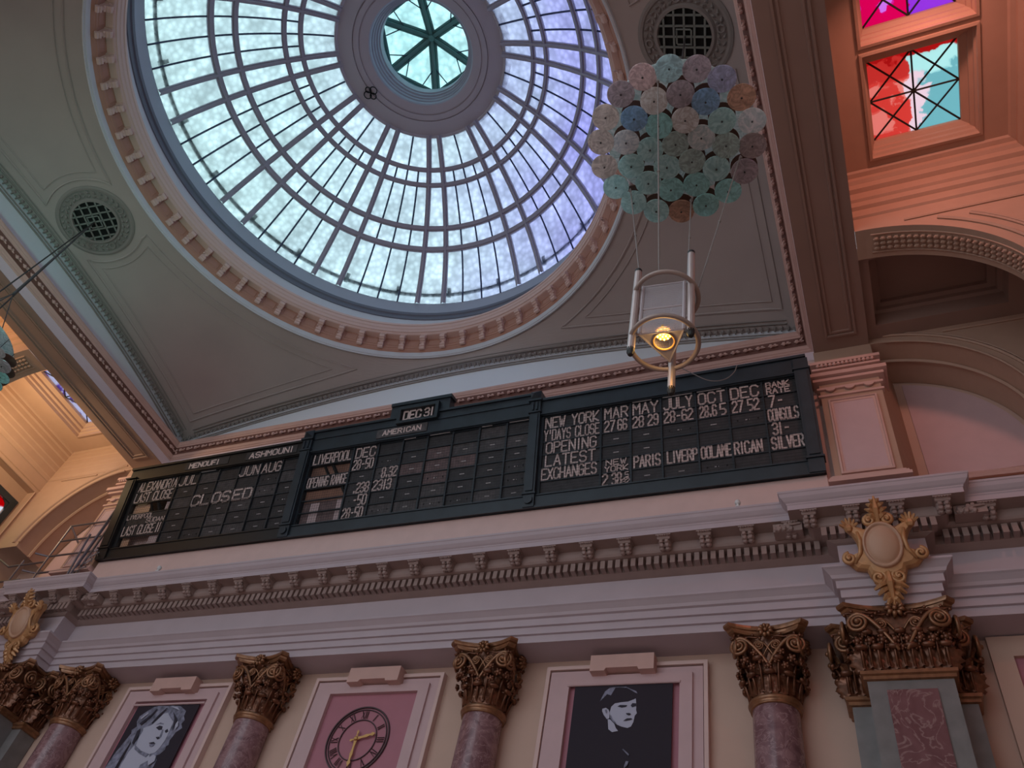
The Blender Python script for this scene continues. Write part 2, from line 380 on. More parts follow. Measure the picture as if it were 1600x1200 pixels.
# dentils
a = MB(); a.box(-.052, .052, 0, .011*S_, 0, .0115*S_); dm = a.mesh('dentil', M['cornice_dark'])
def run(xs, y, z, mesh_, nm, rot=0):
    for x in xs: obj(nm, mesh_, None, trim1, mw=Matrix.Translation(Vector((x, y*S_, z*S_+1.6))) @ Matrix.Rotation(rot, 4, 'Z'))
zone_edges = []
hD = .0445 + .778 - .765
xs = []
n = 117; xa, xb = (CP[1]+hD)*S_+.12, (CP[0]-hD)*S_-.12
xs = [xa+(xb-xa)*i/(n-1) for i in range(n)]
run(xs, .758, .6215, dm, 'dentil')
for c in CP:
    n = 13; xa, xb = (c-hD)*S_+.06, (c+hD)*S_-.06; run([xa+(xb-xa)*i/(n-1) for i in range(n)], .758-.022, .6215, dm, 'dentil')
xa = (CP[0]+hD)*S_+.14; run([xa+.165*i for i in range(22)], .758, .6215, dm, 'dentil')
xa = (CP[1]-hD)*S_-.14; run([xa-.165*i for i in range(22)], .758, .6215, dm, 'dentil')
# modillion: scroll bracket, thin at the front, deep at the back, leaf beneath
def modillion():
    a = MB(); W_ = .125; d = .0150*S_
    side = [(0, 0), (0, -.055), (.05, -.10), (.09, -.075), (.13, -.09), (.19, -.17), (d, -.215), (d, 0)]
    a.prism([(-W_, y, z) for y, z in side], (2*W_, 0, 0))
    a.box(-W_-.035, W_+.035, -.02, d, -.03, 0)
    for k_ in range(5): a.ball((-.1+.05*k_, -.03, -.045), .022, seg=5, rings=3)
    for k_, (zz, yy, r) in enumerate(((-.14, .09, .06), (-.20, .15, .075), (-.245, .21, .065))):
        for sx in (-.06, .06): a.ball((sx, yy, zz+.02), r, seg=6, rings=4, sq=(1, 1, .8))
    a.tube([(-W_-.01, .05, -.055), (W_+.01, .05, -.055)], .04, 6)
    return a
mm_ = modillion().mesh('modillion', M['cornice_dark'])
hM = .0445 + .778 - .745
zc = .6465
run([-10.5 + .862*i for i in range(-11, 12)], .7365, zc, mm_, 'modillion')
for c in CP: run([c*S_ + .80*i for i in (-1.5, -.5, .5, 1.5)], .7365-.016, zc, mm_, 'modillion')
xa = (CP[0]+hM)*S_+.55; run([xa+.85*i for i in range(5)], .7365, zc, mm_, 'modillion')
xa = (CP[1]-hM)*S_-.55; run([xa-.85*i for i in range(5)], .7365, zc, mm_, 'modillion')
# carved soffit blocks at the returns
a = MB(); a.box(-.28, .28, 0, .26, -.20, 0)
for k_ in range(9): a.ball((random.uniform(-.2, .2), -.01, random.uniform(-.17, -.03)), .06, seg=6, rings=4)
a.tube([(-.25, -.02, -.17), (0, -.04, -.08), (.25, -.02, -.04)], .03, 5)
cb = a.mesh('corner_block', M['cornice_dark'])
for c in CP:
    for s in (-1, 1): obj('corner_block', cb, None, trim1, mw=Matrix.Translation(Vector(((c+s*(hM+.014))*S_, .738*S_, zc*S_+1.6-.02))))

# ---- upper piers (pilasters) beside the boards, their caps
def upper_pilaster(xc, nm):
    x0, x1 = xc-.66, xc+.66; y = 13.41; z0, z1 = 12.6+1.6, 15.72+1.6
    a = MB(); a.box(x0, x1, y, 14.0, z0, 17.14+1.6)
    r = obj(nm, a, M['bay'], kind='structure')
    f_ = MB()
    for (i0, yy) in ((.0, 0), ): pass
    px0, px1, pz0, pz1 = xc-.42, xc+.42, 12.98+1.6, 15.15+1.6
    f_.skin([[(px0-d, y-q, pz0-d), (px1+d, y-q, pz0-d), (px1+d, y-q, pz1+d), (px0-d, y-q, pz1+d)] for d, q in ((.10, 0), (.10, .05), (.06, .06), (.05, .025), (.0, .02), (0, 0))], True)
    obj('panel_moulding', f_, M['corn'], r)
    b_ = MB(); b_.box(px0, px1, y-.01, y, pz0, pz1); obj('panel_field', b_, M['wallpink'], r)
    for q, (z, h, d) in enumerate(((12.60, .08, .14), (12.70, .06, .10), (12.78, .05, .05), (15.38, .06, .05), (15.62, .07, .06), (15.86, .09, .12), (15.97, .12, .20), (16.30, .07, .10), (16.5, .10, .13))):
        c_ = MB(); c_.box(x0-d, x1+d, y-d, 14.0, z+1.6, z+h+1.6); obj('moulding', c_, M['corn'], r)
    c_ = MB()
    for i in range(3):
        c_.lathe((0, 0, 0), [(.0, 0), (.12, 0), (.12, .05), (0, .05)], 12, a0=0, a1=PI)
        k = len(c_.v) - 4*13
        for j in range(k, len(c_.v)):
            v = c_.v[j]; c_.v[j] = (xc-.42+.42*i+v[0], y-.02-v[2], 15.66+1.6-v[1])
    obj('guilloche', c_, M['corn'], r)
    c_ = MB()
    for i in range(14): c_.ball((x0+.05+i*.094, y-.12, 16.43+1.6), .05, seg=6, rings=4)
    obj('leaf_band', c_, M['corn'], r, kind='stuff')
    return r
upper_pilaster(.64, 'wall_pier_right'); upper_pilaster(-21.66, 'wall_pier_left')

# ---- beams between the dome bay and the side bays
ZB = .952*S_ + 1.6
def beam(x0, x1, nm, sgn):
    a = MB(); a.box(x0, x1, -6, 14.0, ZB, 23.2)
    r = obj(nm, a, M['beam'], kind='structure')
    # recessed panel on the soffit: raised fillets
    f_ = MB(); xa, xb, ya, yb = x0+.32, x1-.25, -4, 13.0
    for (d, h) in ((0, .05), (.10, .03)):
        for p in ([(xa+d, ya, ZB), (xa+d, yb-d, ZB), (xb-d, yb-d, ZB), (xb-d, ya, ZB)],):
            f_.skin([[(xa+d+t, ya, ZB-q), (xa+d+t, yb-d-t, ZB-q), (xb-d-t, yb-d-t, ZB-q), (xb-d-t, ya, ZB-q)] for t, q in ((0, 0), (.0, h), (.05, h), (.06, 0))])
    obj('panel_moulding', f_, M['beam'], r)
    return r
beam(0.0, 1.28, 'ceiling_beam_right', 1); beam(-22.29, -21.006, 'ceiling_beam_left', -1)

# ---- rectangular cornice with carved flowers round the dome bay
X0, X1, Y0, Y1 = -1.167, 0.0, -.103, .757
CPROF = [(0,.952),(.0,.9525),(.0005,.970),(.003,.971),(.0032,.9735),(.005,.9745),(.006,.977),(.0075,.9785)]
CPROF2 = [(.0075,.9785),(.0085,.9825),(.0125,.9875),(.014,.990)]
CPROF3 = [(.014,.990),(.0145,.9925),(.0165,.994),(.0165,.9955),(.018,.998),(.018,1.001),(-.002,1.002)]
def rect_rows(prof): return [[U(X0+d, Y0+d, z), U(X0+d, Y1-d, z), U(X1-d, Y1-d, z), U(X1-d, Y0+d, z)] for d, z in prof]
c = MB(); c.skin(rect_rows(CPROF[:3]), True); trim2 = obj('trim_2', c, M['fascia'], kind='structure'); trim2['label'] = 'salmon cornice with carved flowers framing the dome ceiling'
c = MB(); c.skin(rect_rows(CPROF[2:]), True); obj('lower_moulding', c, M['corn'], trim2)
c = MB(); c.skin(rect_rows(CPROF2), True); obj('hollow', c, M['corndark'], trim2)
c = MB(); c.skin(rect_rows(CPROF3), True); obj('upper_moulding', c, M['corn'], trim2)
def flower():
    a = MB()
    a.ball((0, -.02, .045), .045, seg=6, rings=4)
    for t in (-70, -35, 0, 35, 70):
        r_ = R_(t); p = (math.sin(r_)*.075, -.02, .03+math.cos(r_)*.07)
        a.tube([(0, -.01, .02), p], [.030, .016], 5)
    a.tube([(0, -.01, .02), (-.05, -.02, -.06)], [.022, .012], 5); a.tube([(0, -.01, .02), (.05, -.02, -.06)], [.022, .012], 5)
    a.ball((.16, -.02, -.02), .05, seg=6, rings=4, sq=(.8, .8, 1.1)); a.tube([(.16, -.01, -.07), (.10, -.02, .05)], [.02, .012], 5); a.tube([(.16, -.01, -.07), (.22, -.02, .05)], [.02, .012], 5)
    return a
fm = flower().mesh('flower', M['flower'])
zf = .9842*S_+1.6; FS = Matrix.Scale(1.35, 4)
# slope of the hollow: tilt the flowers with it
tilt = Matrix.Rotation(R_(-35), 4, 'X')
for i in range(65): obj('flower', fm, None, trim2, mw=Matrix.Translation(Vector((X0*S_+.35+.32*i-.08, (Y1-.0105)*S_, zf))) @ tilt @ FS)
for s, xx, rz in ((1, (X1-.0105)*S_, -90), (-1, (X0+.0105)*S_, 90)):
    for i in range(44):
        obj('flower', fm, None, trim2, mw=Matrix.Translation(Vector((xx, (Y1)*S_-.35-.32*i, zf))) @ Matrix.Rotation(R_(rz), 4, 'Z') @ tilt @ FS)

# ---- pendentive ceiling
HX, HY = (X1-X0)/2, (Y1-Y0)/2
YM = (Y0+Y1)/2
def bnd(side, s):   # s in -1..1
    if side == 0: return (CX + HX*s, Y1, 1.024+.068*(1-s*s))
    if side == 2: return (CX - HX*s, Y0, 1.024+.068*(1-s*s))
    if side == 1: return (X1, YM - HY*s, 1.024+.046*(1-s*s))
    return (X0, YM + HY*s, 1.024+.046*(1-s*s))
RG, ZG = .4185, 1.1225
def surf(side, s, t):   # t 0 at ring .. 1 at the boundary
    b = bnd(side, s); a = math.atan2(b[1]-CY, b[0]-CX)
    g = (CX+RG*math.cos(a), CY+RG*math.sin(a), ZG)
    L_ = math.hypot(b[0]-g[0], b[1]-g[1])
    z = g[2]+(b[2]-g[2])*t + .03*L_*t*(1-t)*2
    return U(g[0]+(b[0]-g[0])*t, g[1]+(b[1]-g[1])*t, z)
NS = 40
loop = [(sd, -1+2*i/NS) for sd in (0, 1, 2, 3) for i in range(NS)]
a = MB(); a.skin([[surf(sd, s, t/10) for sd, s in loop] for t in range(11)], True)
ceiling = obj('ceiling', a, M['ceil'], kind='structure', smooth=False)
ceiling['label'] = 'grey brown vaulted plaster ceiling between the dome ring and the cornice'
a = MB()   # lunettes under the bead arcs
for sd in range(4):
    top = [surf(sd, -1+2*i/NS, 1) for i in range(NS+1)]
    nx, ny = ((0, -1), (-1, 0), (0, 1), (1, 0))[sd]
    top = [p + Vector((nx*.02, ny*.02, 0)) for p in top]
    a.skin([[Vector((p.x, p.y, S_+1.6)) for p in top], top])
obj('lunette', a, M['lunette'], ceiling)
a = MB()
for sd in (0, 1, 3):
    nx, ny = ((0, -1), (-1, 0), (0, 1), (1, 0))[sd]; L_ = (HX if sd == 0 else HY)*2*S_; nb = int(L_/.17)
    for i in range(1, nb):
        s = -1+2*i/nb; p = surf(sd, s, 1) + Vector((nx*.12, ny*.12, -.03))
        a.ball(p, .062, seg=6, rings=4); q = p + Vector((-nx*.02, -ny*.02, -.12)); a.tube([p, q], [.03, .022], 4)
    for dd, zz, rr in ((.20, .06, .035), (.05, -.20, .022), (.04, -.30, .03), (.30, .08, .02)):
        a.tube([surf(sd, -1+2*i/NS, 1) + Vector((nx*dd, ny*dd, zz)) for i in range(1, NS)], rr, 5)
obj('bead_course', a, M['ceilbead'], ceiling, kind='stuff')
# raised outlines of the corner panels
def closest_on(cx_, cy_):
    best = None
    for sd in range(4):
        for i in range(0, 61):
            for j in range(0, 41):
                p = surf(sd, -1+i/30, j/40)
                d = (p.x-cx_)**2+(p.y-cy_)**2
                if best is None or d < best[0]: best = (d, p)
    return best[1]
def zsurf(x, y):
    a_ = math.atan2(y/S_-CY, x/S_-CX); c_, s_ = math.cos(a_), math.sin(a_)
    ts = []
    if c_ > 1e-6: ts.append(((X1-CX)/c_, 1))
    if c_ < -1e-6: ts.append(((X0-CX)/c_, 3))
    if s_ > 1e-6: ts.append(((Y1-CY)/s_, 0))
    if s_ < -1e-6: ts.append(((Y0-CY)/s_, 2))
    L_, sd = min(ts); bx, by = CX+c_*L_, CY+s_*L_
    s = {0: (bx-CX)/HX, 2: -(bx-CX)/HX, 1: -(by-YM)/HY, 3: (by-YM)/HY}[sd]
    r = math.hypot(x/S_-CX, y/S_-CY); t = (r-RG)/(L_-RG)
    return surf(sd, max(-1, min(1, s)), max(0, min(1, t))).z
GR = [(-.084, .3215), (-1.085, .3215)]
a = MB()
for sx in (-1, 1):
    for inset, rr in ((0, .035), (.22, .022)):
        gx = GR[0][0] if sx == 1 else GR[1][0]
        xe = (CX + sx*(HX-.032))*S_ - sx*inset; ye = (Y1-.034)*S_ - inset
        rk = (.074)*S_ + inset; gxx, gy = gx*S_, GR[0][1]*S_
        pts = []
        # from the grille notch on the side edge to the corner, along the wall, then back by the ring
        y_start = gy + math.sqrt(max(.01, rk**2-(xe-gxx)**2)); 
        for i in range(13): pts.append((xe, y_start + (ye-y_start)*i/12))
        rr_ = (RG+.026)*S_ + inset
        xw = CX*S_ + sx*(math.sqrt(max(0, rr_**2-(ye-CY*S_)**2)))
        for i in range(1, 20): pts.append((xe + (xw-xe)*i/19, ye))
        a0_ = math.atan2(ye-CY*S_, xw-CX*S_)
        a1_ = 0 if sx == 1 else PI
        # ring arc until the grille notch
        for i in range(1, 60):
            an = a0_+(a1_-a0_)*i/60; px_, py_ = CX*S_+rr_*math.cos(an), CY*S_+rr_*math.sin(an)
            if math.hypot(px_-gxx, py_-gy) < rk: break
            pts.append((px_, py_))
        p0 = pts[-1]; b0 = math.atan2(p0[1]-gy, p0[0]-gxx); b1 = math.atan2(y_start-gy, xe-gxx)
        for i in range(1, 12):
            an = b0+(b1-b0)*i/12; pts.append((gxx+rk*math.cos(an), gy+rk*math.sin(an)))
        a.tube([(x, y, zsurf(x, y)-.01) for x, y in pts], rr, 5, closed=True)
        # the panel on the far side of the grille
        pts2 = []
        y2 = gy - math.sqrt(max(.01, rk**2-(xe-gxx)**2))
        for i in range(10): pts2.append((xe, y2 - (y2-(-1.2))*i/9))
        pts3 = []
        for i in range(1, 60):
            an = a1_ + (-(a0_) if sx == 1 else (PI-a0_)) * i/60
            px_, py_ = CX*S_+rr_*math.cos(an), CY*S_+rr_*math.sin(an)
            if math.hypot(px_-gxx, py_-gy) < rk: continue
            pts3.append((px_, py_))
        b0 = math.atan2(pts3[0][1]-gy, pts3[0][0]-gxx); b1 = math.atan2(y2-gy, xe-gxx)
        if sx == -1:
            if b0 > 0: b0 -= 2*PI
            if b1 > 0: b1 -= 2*PI
        arc = [(gxx+rk*math.cos(b0+(b1-b0)*i/12), gy+rk*math.sin(b0+(b1-b0)*i/12)) for i in range(1, 12)]
        path = pts3[::-1] + arc + pts2
        a.tube([(x, y, zsurf(x, y)-.01) for x, y in path], rr, 5)
obj('panel_moulding', a, M['ceil'], ceiling)

# ---- round ventilation grilles in the ceiling
def vent(gx, gy, label):
    x, y = gx*S_, gy*S_; z = zsurf(x, y)
    e_ = .3; n_ = Vector((zsurf(x+e_, y)-zsurf(x-e_, y), zsurf(x, y+e_)-zsurf(x, y-e_), -2*e_)).normalized()
    q = Vector((0, 0, -1)).rotation_difference(n_).to_matrix().to_4x4()
    mw = Matrix.Translation((x, y, z)) @ q
    r = thing('ceiling_vent', label, 'vent', (x, y, z))
    b = MB(); b.lathe((0,0,0), [(1.12, .02), (1.12, -.05), (1.06, -.07), (1.0, -.06), (1.0, -.03), (.74, -.03), (.70, -.09), (.64, -.09), (.62, .0)], 48)
    obj('rim', b, M['ceilbead'], r, mw=mw, smooth=False)
    b = MB(); b.lathe((0,0,0), [(0, -.012), (.64, -.012)], 32); obj('dark_disc', b, M['black'], r, mw=mw)  # flat black disc stands in for the shade inside the opening
    b = MB()
    for i in range(32):
        an = 2*PI*i/32
        if i % 8 == 0:
            c_, s_ = math.cos(an), math.sin(an); b.tube([(c_*.86+math.cos(t)*.085, s_*.86+math.sin(t)*.085, -.06) for t in [2*PI*j/8 for j in range(8)]], .022, 5, closed=True)
        else:
            for rr_ in (.80, .92):
                c_, s_ = math.cos(an)*rr_, math.sin(an)*rr_; t = an+PI/2+.5*(1 if rr_ > .85 else -1)
                b.tube([(c_-math.cos(t)*.07, s_-math.sin(t)*.07, -.035), (c_, s_, -.075), (c_+math.cos(t)*.07, s_+math.sin(t)*.07, -.035)], [.01, .034, .008], 5)
    obj('leaf_wreath', b, M['ceilbead'], r, mw=mw)
    for k_ in range(2):
        for i in range(-2, 3):
            o_ = i*.24+.12*0; L_ = math.sqrt(max(.02, .63**2-o_**2)); b = MB()
            ang = R_(12)
            b.box(-L_, L_, o_-.022, o_+.022, -.085, -.05)
            obj('grille_bar', b, M['grille'], r, mw=mw @ Matrix.Rotation(ang + (PI/2 if k_ else 0), 4, 'Z'))
    b = MB(); b.tube([(.17*sx, .17*sy, -.09) for sx, sy in ((1,1),(-1,1),(-1,-1),(1,-1))], .03, 4, closed=True); obj('hatch_frame', b, M['grille'], r, mw=mw @ Matrix.Rotation(R_(12), 4, 'Z'))
    return r
vent(*GR[0], 'round ceiling grille above the cluster of glass discs, beside the right beam')
vent(*GR[1], 'round ceiling grille at the left between the dome ring and the left cornice')

# ---- dome: rim, drum, frieze with brackets
DC = U(CX, CY, 0)
def dl(prof, nm, mt, parent=None, kind=None, seg=128, smooth=False):
    b = MB(); b.lathe(DC, [(r*S_, z*S_) for r, z in prof], seg); return obj(nm, b, mt, parent, kind=kind, smooth=smooth)
dome = dl([(.425,1.124),(.4195,1.122),(.4185,1.119),(.4165,1.1185),(.4155,1.121),(.4145,1.121),(.4135,1.1235),(.4125,1.1305)], 'window_1', M['rim'], kind='structure')
dome['label'] = 'large round glazed dome with its carved plaster ring'
dl([(.4125,1.1305),(.4115,1.1315),(.409,1.1345),(.4085,1.1365),(.407,1.1375),(.4055,1.1595)], 'frieze', M['drumfrieze'], dome)
dl([(.4055,1.1595),(.395,1.1605),(.3935,1.162),(.3930,1.164),(.391,1.165),(.3900,1.170),(.3885,1.172),(.3880,1.178),(.3865,1.179),(.3865,1.184),(.4195,1.186)], 'inner_cornice', M['drumpink'], dome)
dl([(.4195,1.186),(.4195,1.242)], 'drum', M['rim'], dome)
dl([(.4195,1.242),(.4175,1.243),(.417,1.248),(.4185,1.249),(.4185,1.254),(.416,1.256),(.4155,1.262),(.4175,1.264)], 'drum_moulding', M['drumdark'], dome)
dl([(.4175,1.264),(.417,1.27),(.4145,1.292),(.43,1.2925)], 'glazing_curb', M['drum'], dome)
def bracket():
    a = MB(); # local: x tangential, y outward (radial), z up
    a.box(-.10, .10, -.10, .16, .46, .50); a.box(-.085, .085, -.02, .16, .40, .46)
    side = [(.16, .40), (-.06, .40), (-.10, .34), (-.05, .26), (.02, .16), (.06, .04), (.13, .0), (.16, .02)]
    a.prism([(-.055, y, z) for y, z in side], (.11, 0, 0))
    for y, z, r in ((-.09, .33, .075), (-.05, .27, .05), (.05, .09, .05), (.10, .02, .06)): a.tube([(-.085, y, z), (.085, y, z)], r, 7)
    for sx in (-.06, .06): a.ball((sx, -.08, .38), .045, seg=5, rings=4); a.ball((sx, 0, .2), .04, seg=5, rings=4)
    return a
bm_ = bracket().mesh('bracket', M['drumpink'])
for i in range(64):
    an = R_(106.0 + 5.625*i)
    p = DC + Vector((math.cos(an)*.4065*S_-math.cos(an)*.12, math.sin(an)*.4065*S_-math.sin(an)*.12, 1.1335*S_))
    obj('bracket', bm_, None, dome, mw=Matrix.Translation(p) @ Matrix.Rotation(an-PI/2, 4, 'Z'))
b = MB()
for i in range(64):
    an = R_(106.0 + 5.625*i + 2.81)
    for (r0, z0, r1, z1) in ((.4068, 1.142, .4058, 1.157),):
        pts = []
        for (rr_, zz, da) in ((r0, z0, -1.5), (r1, z1, -1.5), (r1, z1, 1.5), (r0, z0, 1.5)):
            aa = an+R_(da); pts.append(DC+Vector((math.cos(aa)*rr_*S_, math.sin(aa)*rr_*S_, zz*S_)))
        b.tube(pts, .018, 4, closed=True)
obj('panel_bead', b, M['drumfrieze'], dome)

# ---- dome glazing
RHO, ZC = .478, 1.053
def sp(r, an, off=0.0):   # point on sphere at plan radius r (units); off metres inward
    ph = math.asin(min(1, r/RHO)); R0 = RHO*S_-off
    return Vector((CX*S_+R0*math.sin(ph)*math.cos(an), CY*S_+R0*math.sin(ph)*math.sin(an), ZC*S_+1.6+R0*math.cos(ph)))
BANDS = [(.4145,.346),(.346,.315),(.315,.245),(.245,.219),(.219,.163)]
HA = 3.7
def pane(r0, r1, a0, a1):
    b = MB(); nr, na = 3, 3; top = []; 
    for off in (.0, -.03):
        top.append([[sp(r0+(r1-r0)*i/nr, a0+(a1-a0)*j/na, off) for j in range(na+1)] for i in range(nr+1)])
    for g in top: b.skin(g)
    ed = lambda g: [g[0][j] for j in range(na+1)] + [g[i][na] for i in range(1, nr+1)] + [g[nr][j] for j in range(na-1, -1, -1)] + [g[i][0] for i in range(nr-1, 0, -1)]
    b.skin([ed(top[0]), ed(top[1])], True); return b
def rotz_about(an):
    c_ = Vector((CX*S_, CY*S_, 0)); return Matrix.Translation(c_) @ Matrix.Rotation(an, 4, 'Z') @ Matrix.Translation(-c_)
pm = []; bars = []
for bi, (r0, r1) in enumerate(BANDS):
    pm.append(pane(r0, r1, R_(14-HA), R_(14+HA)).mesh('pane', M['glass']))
    nsub = 4 if bi < 4 else 2
    for j in range(nsub):
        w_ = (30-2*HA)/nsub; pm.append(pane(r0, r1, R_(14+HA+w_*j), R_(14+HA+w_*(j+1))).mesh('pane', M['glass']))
        if j:
            b = MB(); an = R_(14+HA+w_*j); b.tube([sp(r0+(r1-r0)*i/4, an, .03) for i in range(5)], .032, 4); bars.append(b.mesh('glazing_bar', M['irondark']))
def ribmesh(an, r0=.4145, r1=.158):
    b = MB(); rows = []
    for (h, o_) in ((-.09, -.02), (-.09, .06), (-.035, .06), (-.035, .12), (.035, .12), (.035, .06), (.09, .06), (.09, -.02)):
        row = []
        for i in range(11):
            r = r0+(r1-r0)*i/10; p = sp(r, an, o_); t = Vector((-math.sin(an), math.cos(an), 0)); row.append(p+t*h)
        rows.append(row)
    b.skin(rows); return b
rib1 = ribmesh(R_(14-HA)).mesh('rib', M['iron']); rib2 = ribmesh(R_(14+HA)).mesh('rib', M['iron'])
for k_ in range(12):
    mw = rotz_about(R_(30*k_))
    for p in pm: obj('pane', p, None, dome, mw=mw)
    for p in bars: obj('glazing_bar', p, None, dome, mw=mw)
    obj('rib', rib1, None, dome, mw=mw); obj('rib', rib2, None, dome, mw=mw)
for r0 in (.346, .315, .245, .219):
    b = MB(); rows = []
    for (dr, o_) in ((-.0042, -.02), (-.0042, .06), (-.0018, .06), (-.0018, .11), (.0018, .11), (.0018, .06), (.0042, .06), (.0042, -.02)):
        rows.append([sp(r0+dr, 2*PI*j/96, o_) for j in range(96)])
    b.skin(rows, True); obj('ring_bar', b, M['iron'], dome)
# outer gutter band with clips, seen through the lowest panes
b = MB(); b.skin([[sp(r, 2*PI*j/96, -.06) for j in range(96)] for r in (.406, .402)], True); obj('gutter_band', b, M['irondark'], dome)
for k_ in range(24):
    b = MB(); an = R_(9+15*k_); t = Vector((-math.sin(an), math.cos(an), 0))*.07
    b.poly([sp(.407, an, -.065)-t, sp(.407, an, -.065)+t, sp(.396, an, -.065)+t, sp(.396, an, -.065)-t]); obj('gutter_clip', b, M['irondark'], dome)
# lantern collar
collar = dl([(.170,1.522),(.1655,1.512),(.165,1.506),(.1625,1.5025),(.160,1.503),(.158,1.506),(.1305,1.5055),(.130,1.5085),(.1285,1.5085),(.128,1.506),(.1185,1.507),(.118,1.5095),(.1165,1.5095),(.116,1.508),(.100,1.511)], 'lantern_collar', M['collar'], dome)
dl([(.100,1.511),(.0975,1.513),(.097,1.520),(.0945,1.5205),(.0942,1.526),(.0915,1.5265),(.0912,1.532),(.088,1.5325),(.0875,1.538),(.0850,1.5385),(.0848,1.544),(.0848,1.556),(.13,1.556)], 'lantern_throat', M['drum'], dome)
# lantern glazing: hexagonal pyramid
HV = [R_(104+60*k_) for k_ in range(6)]; hub = U(CX, CY, 1.603); RV = .102; ZV = 1.566
vx = [U(CX+RV*math.cos(a_), CY+RV*math.sin(a_), ZV) for a_ in HV]
for k_ in range(6):
    A, B_ = vx[k_], vx[(k_+1) % 6]; n_ = (A-hub).cross(B_-hub).normalized()
    if n_.z > 0: n_ = -n_
    mA, mB = hub.lerp(A, .52), hub.lerp(B_, .52); e1, e2 = A.lerp(B_, .34), A.lerp(B_, .66)
    for poly_ in ([A, e1, mA], [hub, mA, e1, e2, mB], [B_, mB, e2]):
        b = MB(); b.prism(poly_, -n_*.03); obj('lantern_pane', b, M['glasshub'], dome)
    for p, q in ((mA, e1), (mB, e2)):
        b = MB(); b.tube([p+n_*.02, q+n_*.02], .02, 4); obj('glazing_bar', b, M['irondark'], dome)
    for p, q, nm in ((hub, A, 'spoke'), (A, B_, 'edge_bar')):
        d_ = (q-p).normalized(); up = Vector((0,0,1)); sd_ = d_.cross(up).normalized(); dnv = sd_.cross(d_).normalized()
        if dnv.z > 0: dnv = -dnv
        b = MB(); b.skin([[p+sd_*h+dnv*o_, q+sd_*h+dnv*o_] for h, o_ in ((-.15, 0), (-.15, .03), (-.06, .03), (-.055, .10), (.055, .10), (.06, .03), (.15, .03), (.15, 0))])
        for hh in (-.10, .10): b.tube([p+sd_*hh+dnv*.035, q+sd_*hh+dnv*.035], .018, 4)
        obj(nm, b, M['hubteal'], dome)
b = MB(); b.ball(hub+Vector((0,0,-.06)), .16, seg=6, rings=4); obj('hub', b, M['hubteal'], dome)
# scroll monogram on the collar
b = MB(); mc = U(CX+.1305*math.cos(R_(163)), CY+.1305*math.sin(R_(163)), 1.5055); ra = Vector((math.cos(R_(163)), math.sin(R_(163)), 0)); ta = Vector((-ra.y, ra.x, 0))
for cx_, cy_, rr_ in ((-.14, .0, .13), (.14, .0, .13), (0, .12, .10), (0, -.14, .11)):
    b.tube([mc + ra*(cx_+rr_*math.cos(t)) + ta*(cy_+rr_*math.sin(t)) + Vector((0,0,-.03)) for t in [2*PI*j/12 for j in range(12)]], .018, 4, closed=True)
obj('monogram', b, M['black'], dome)

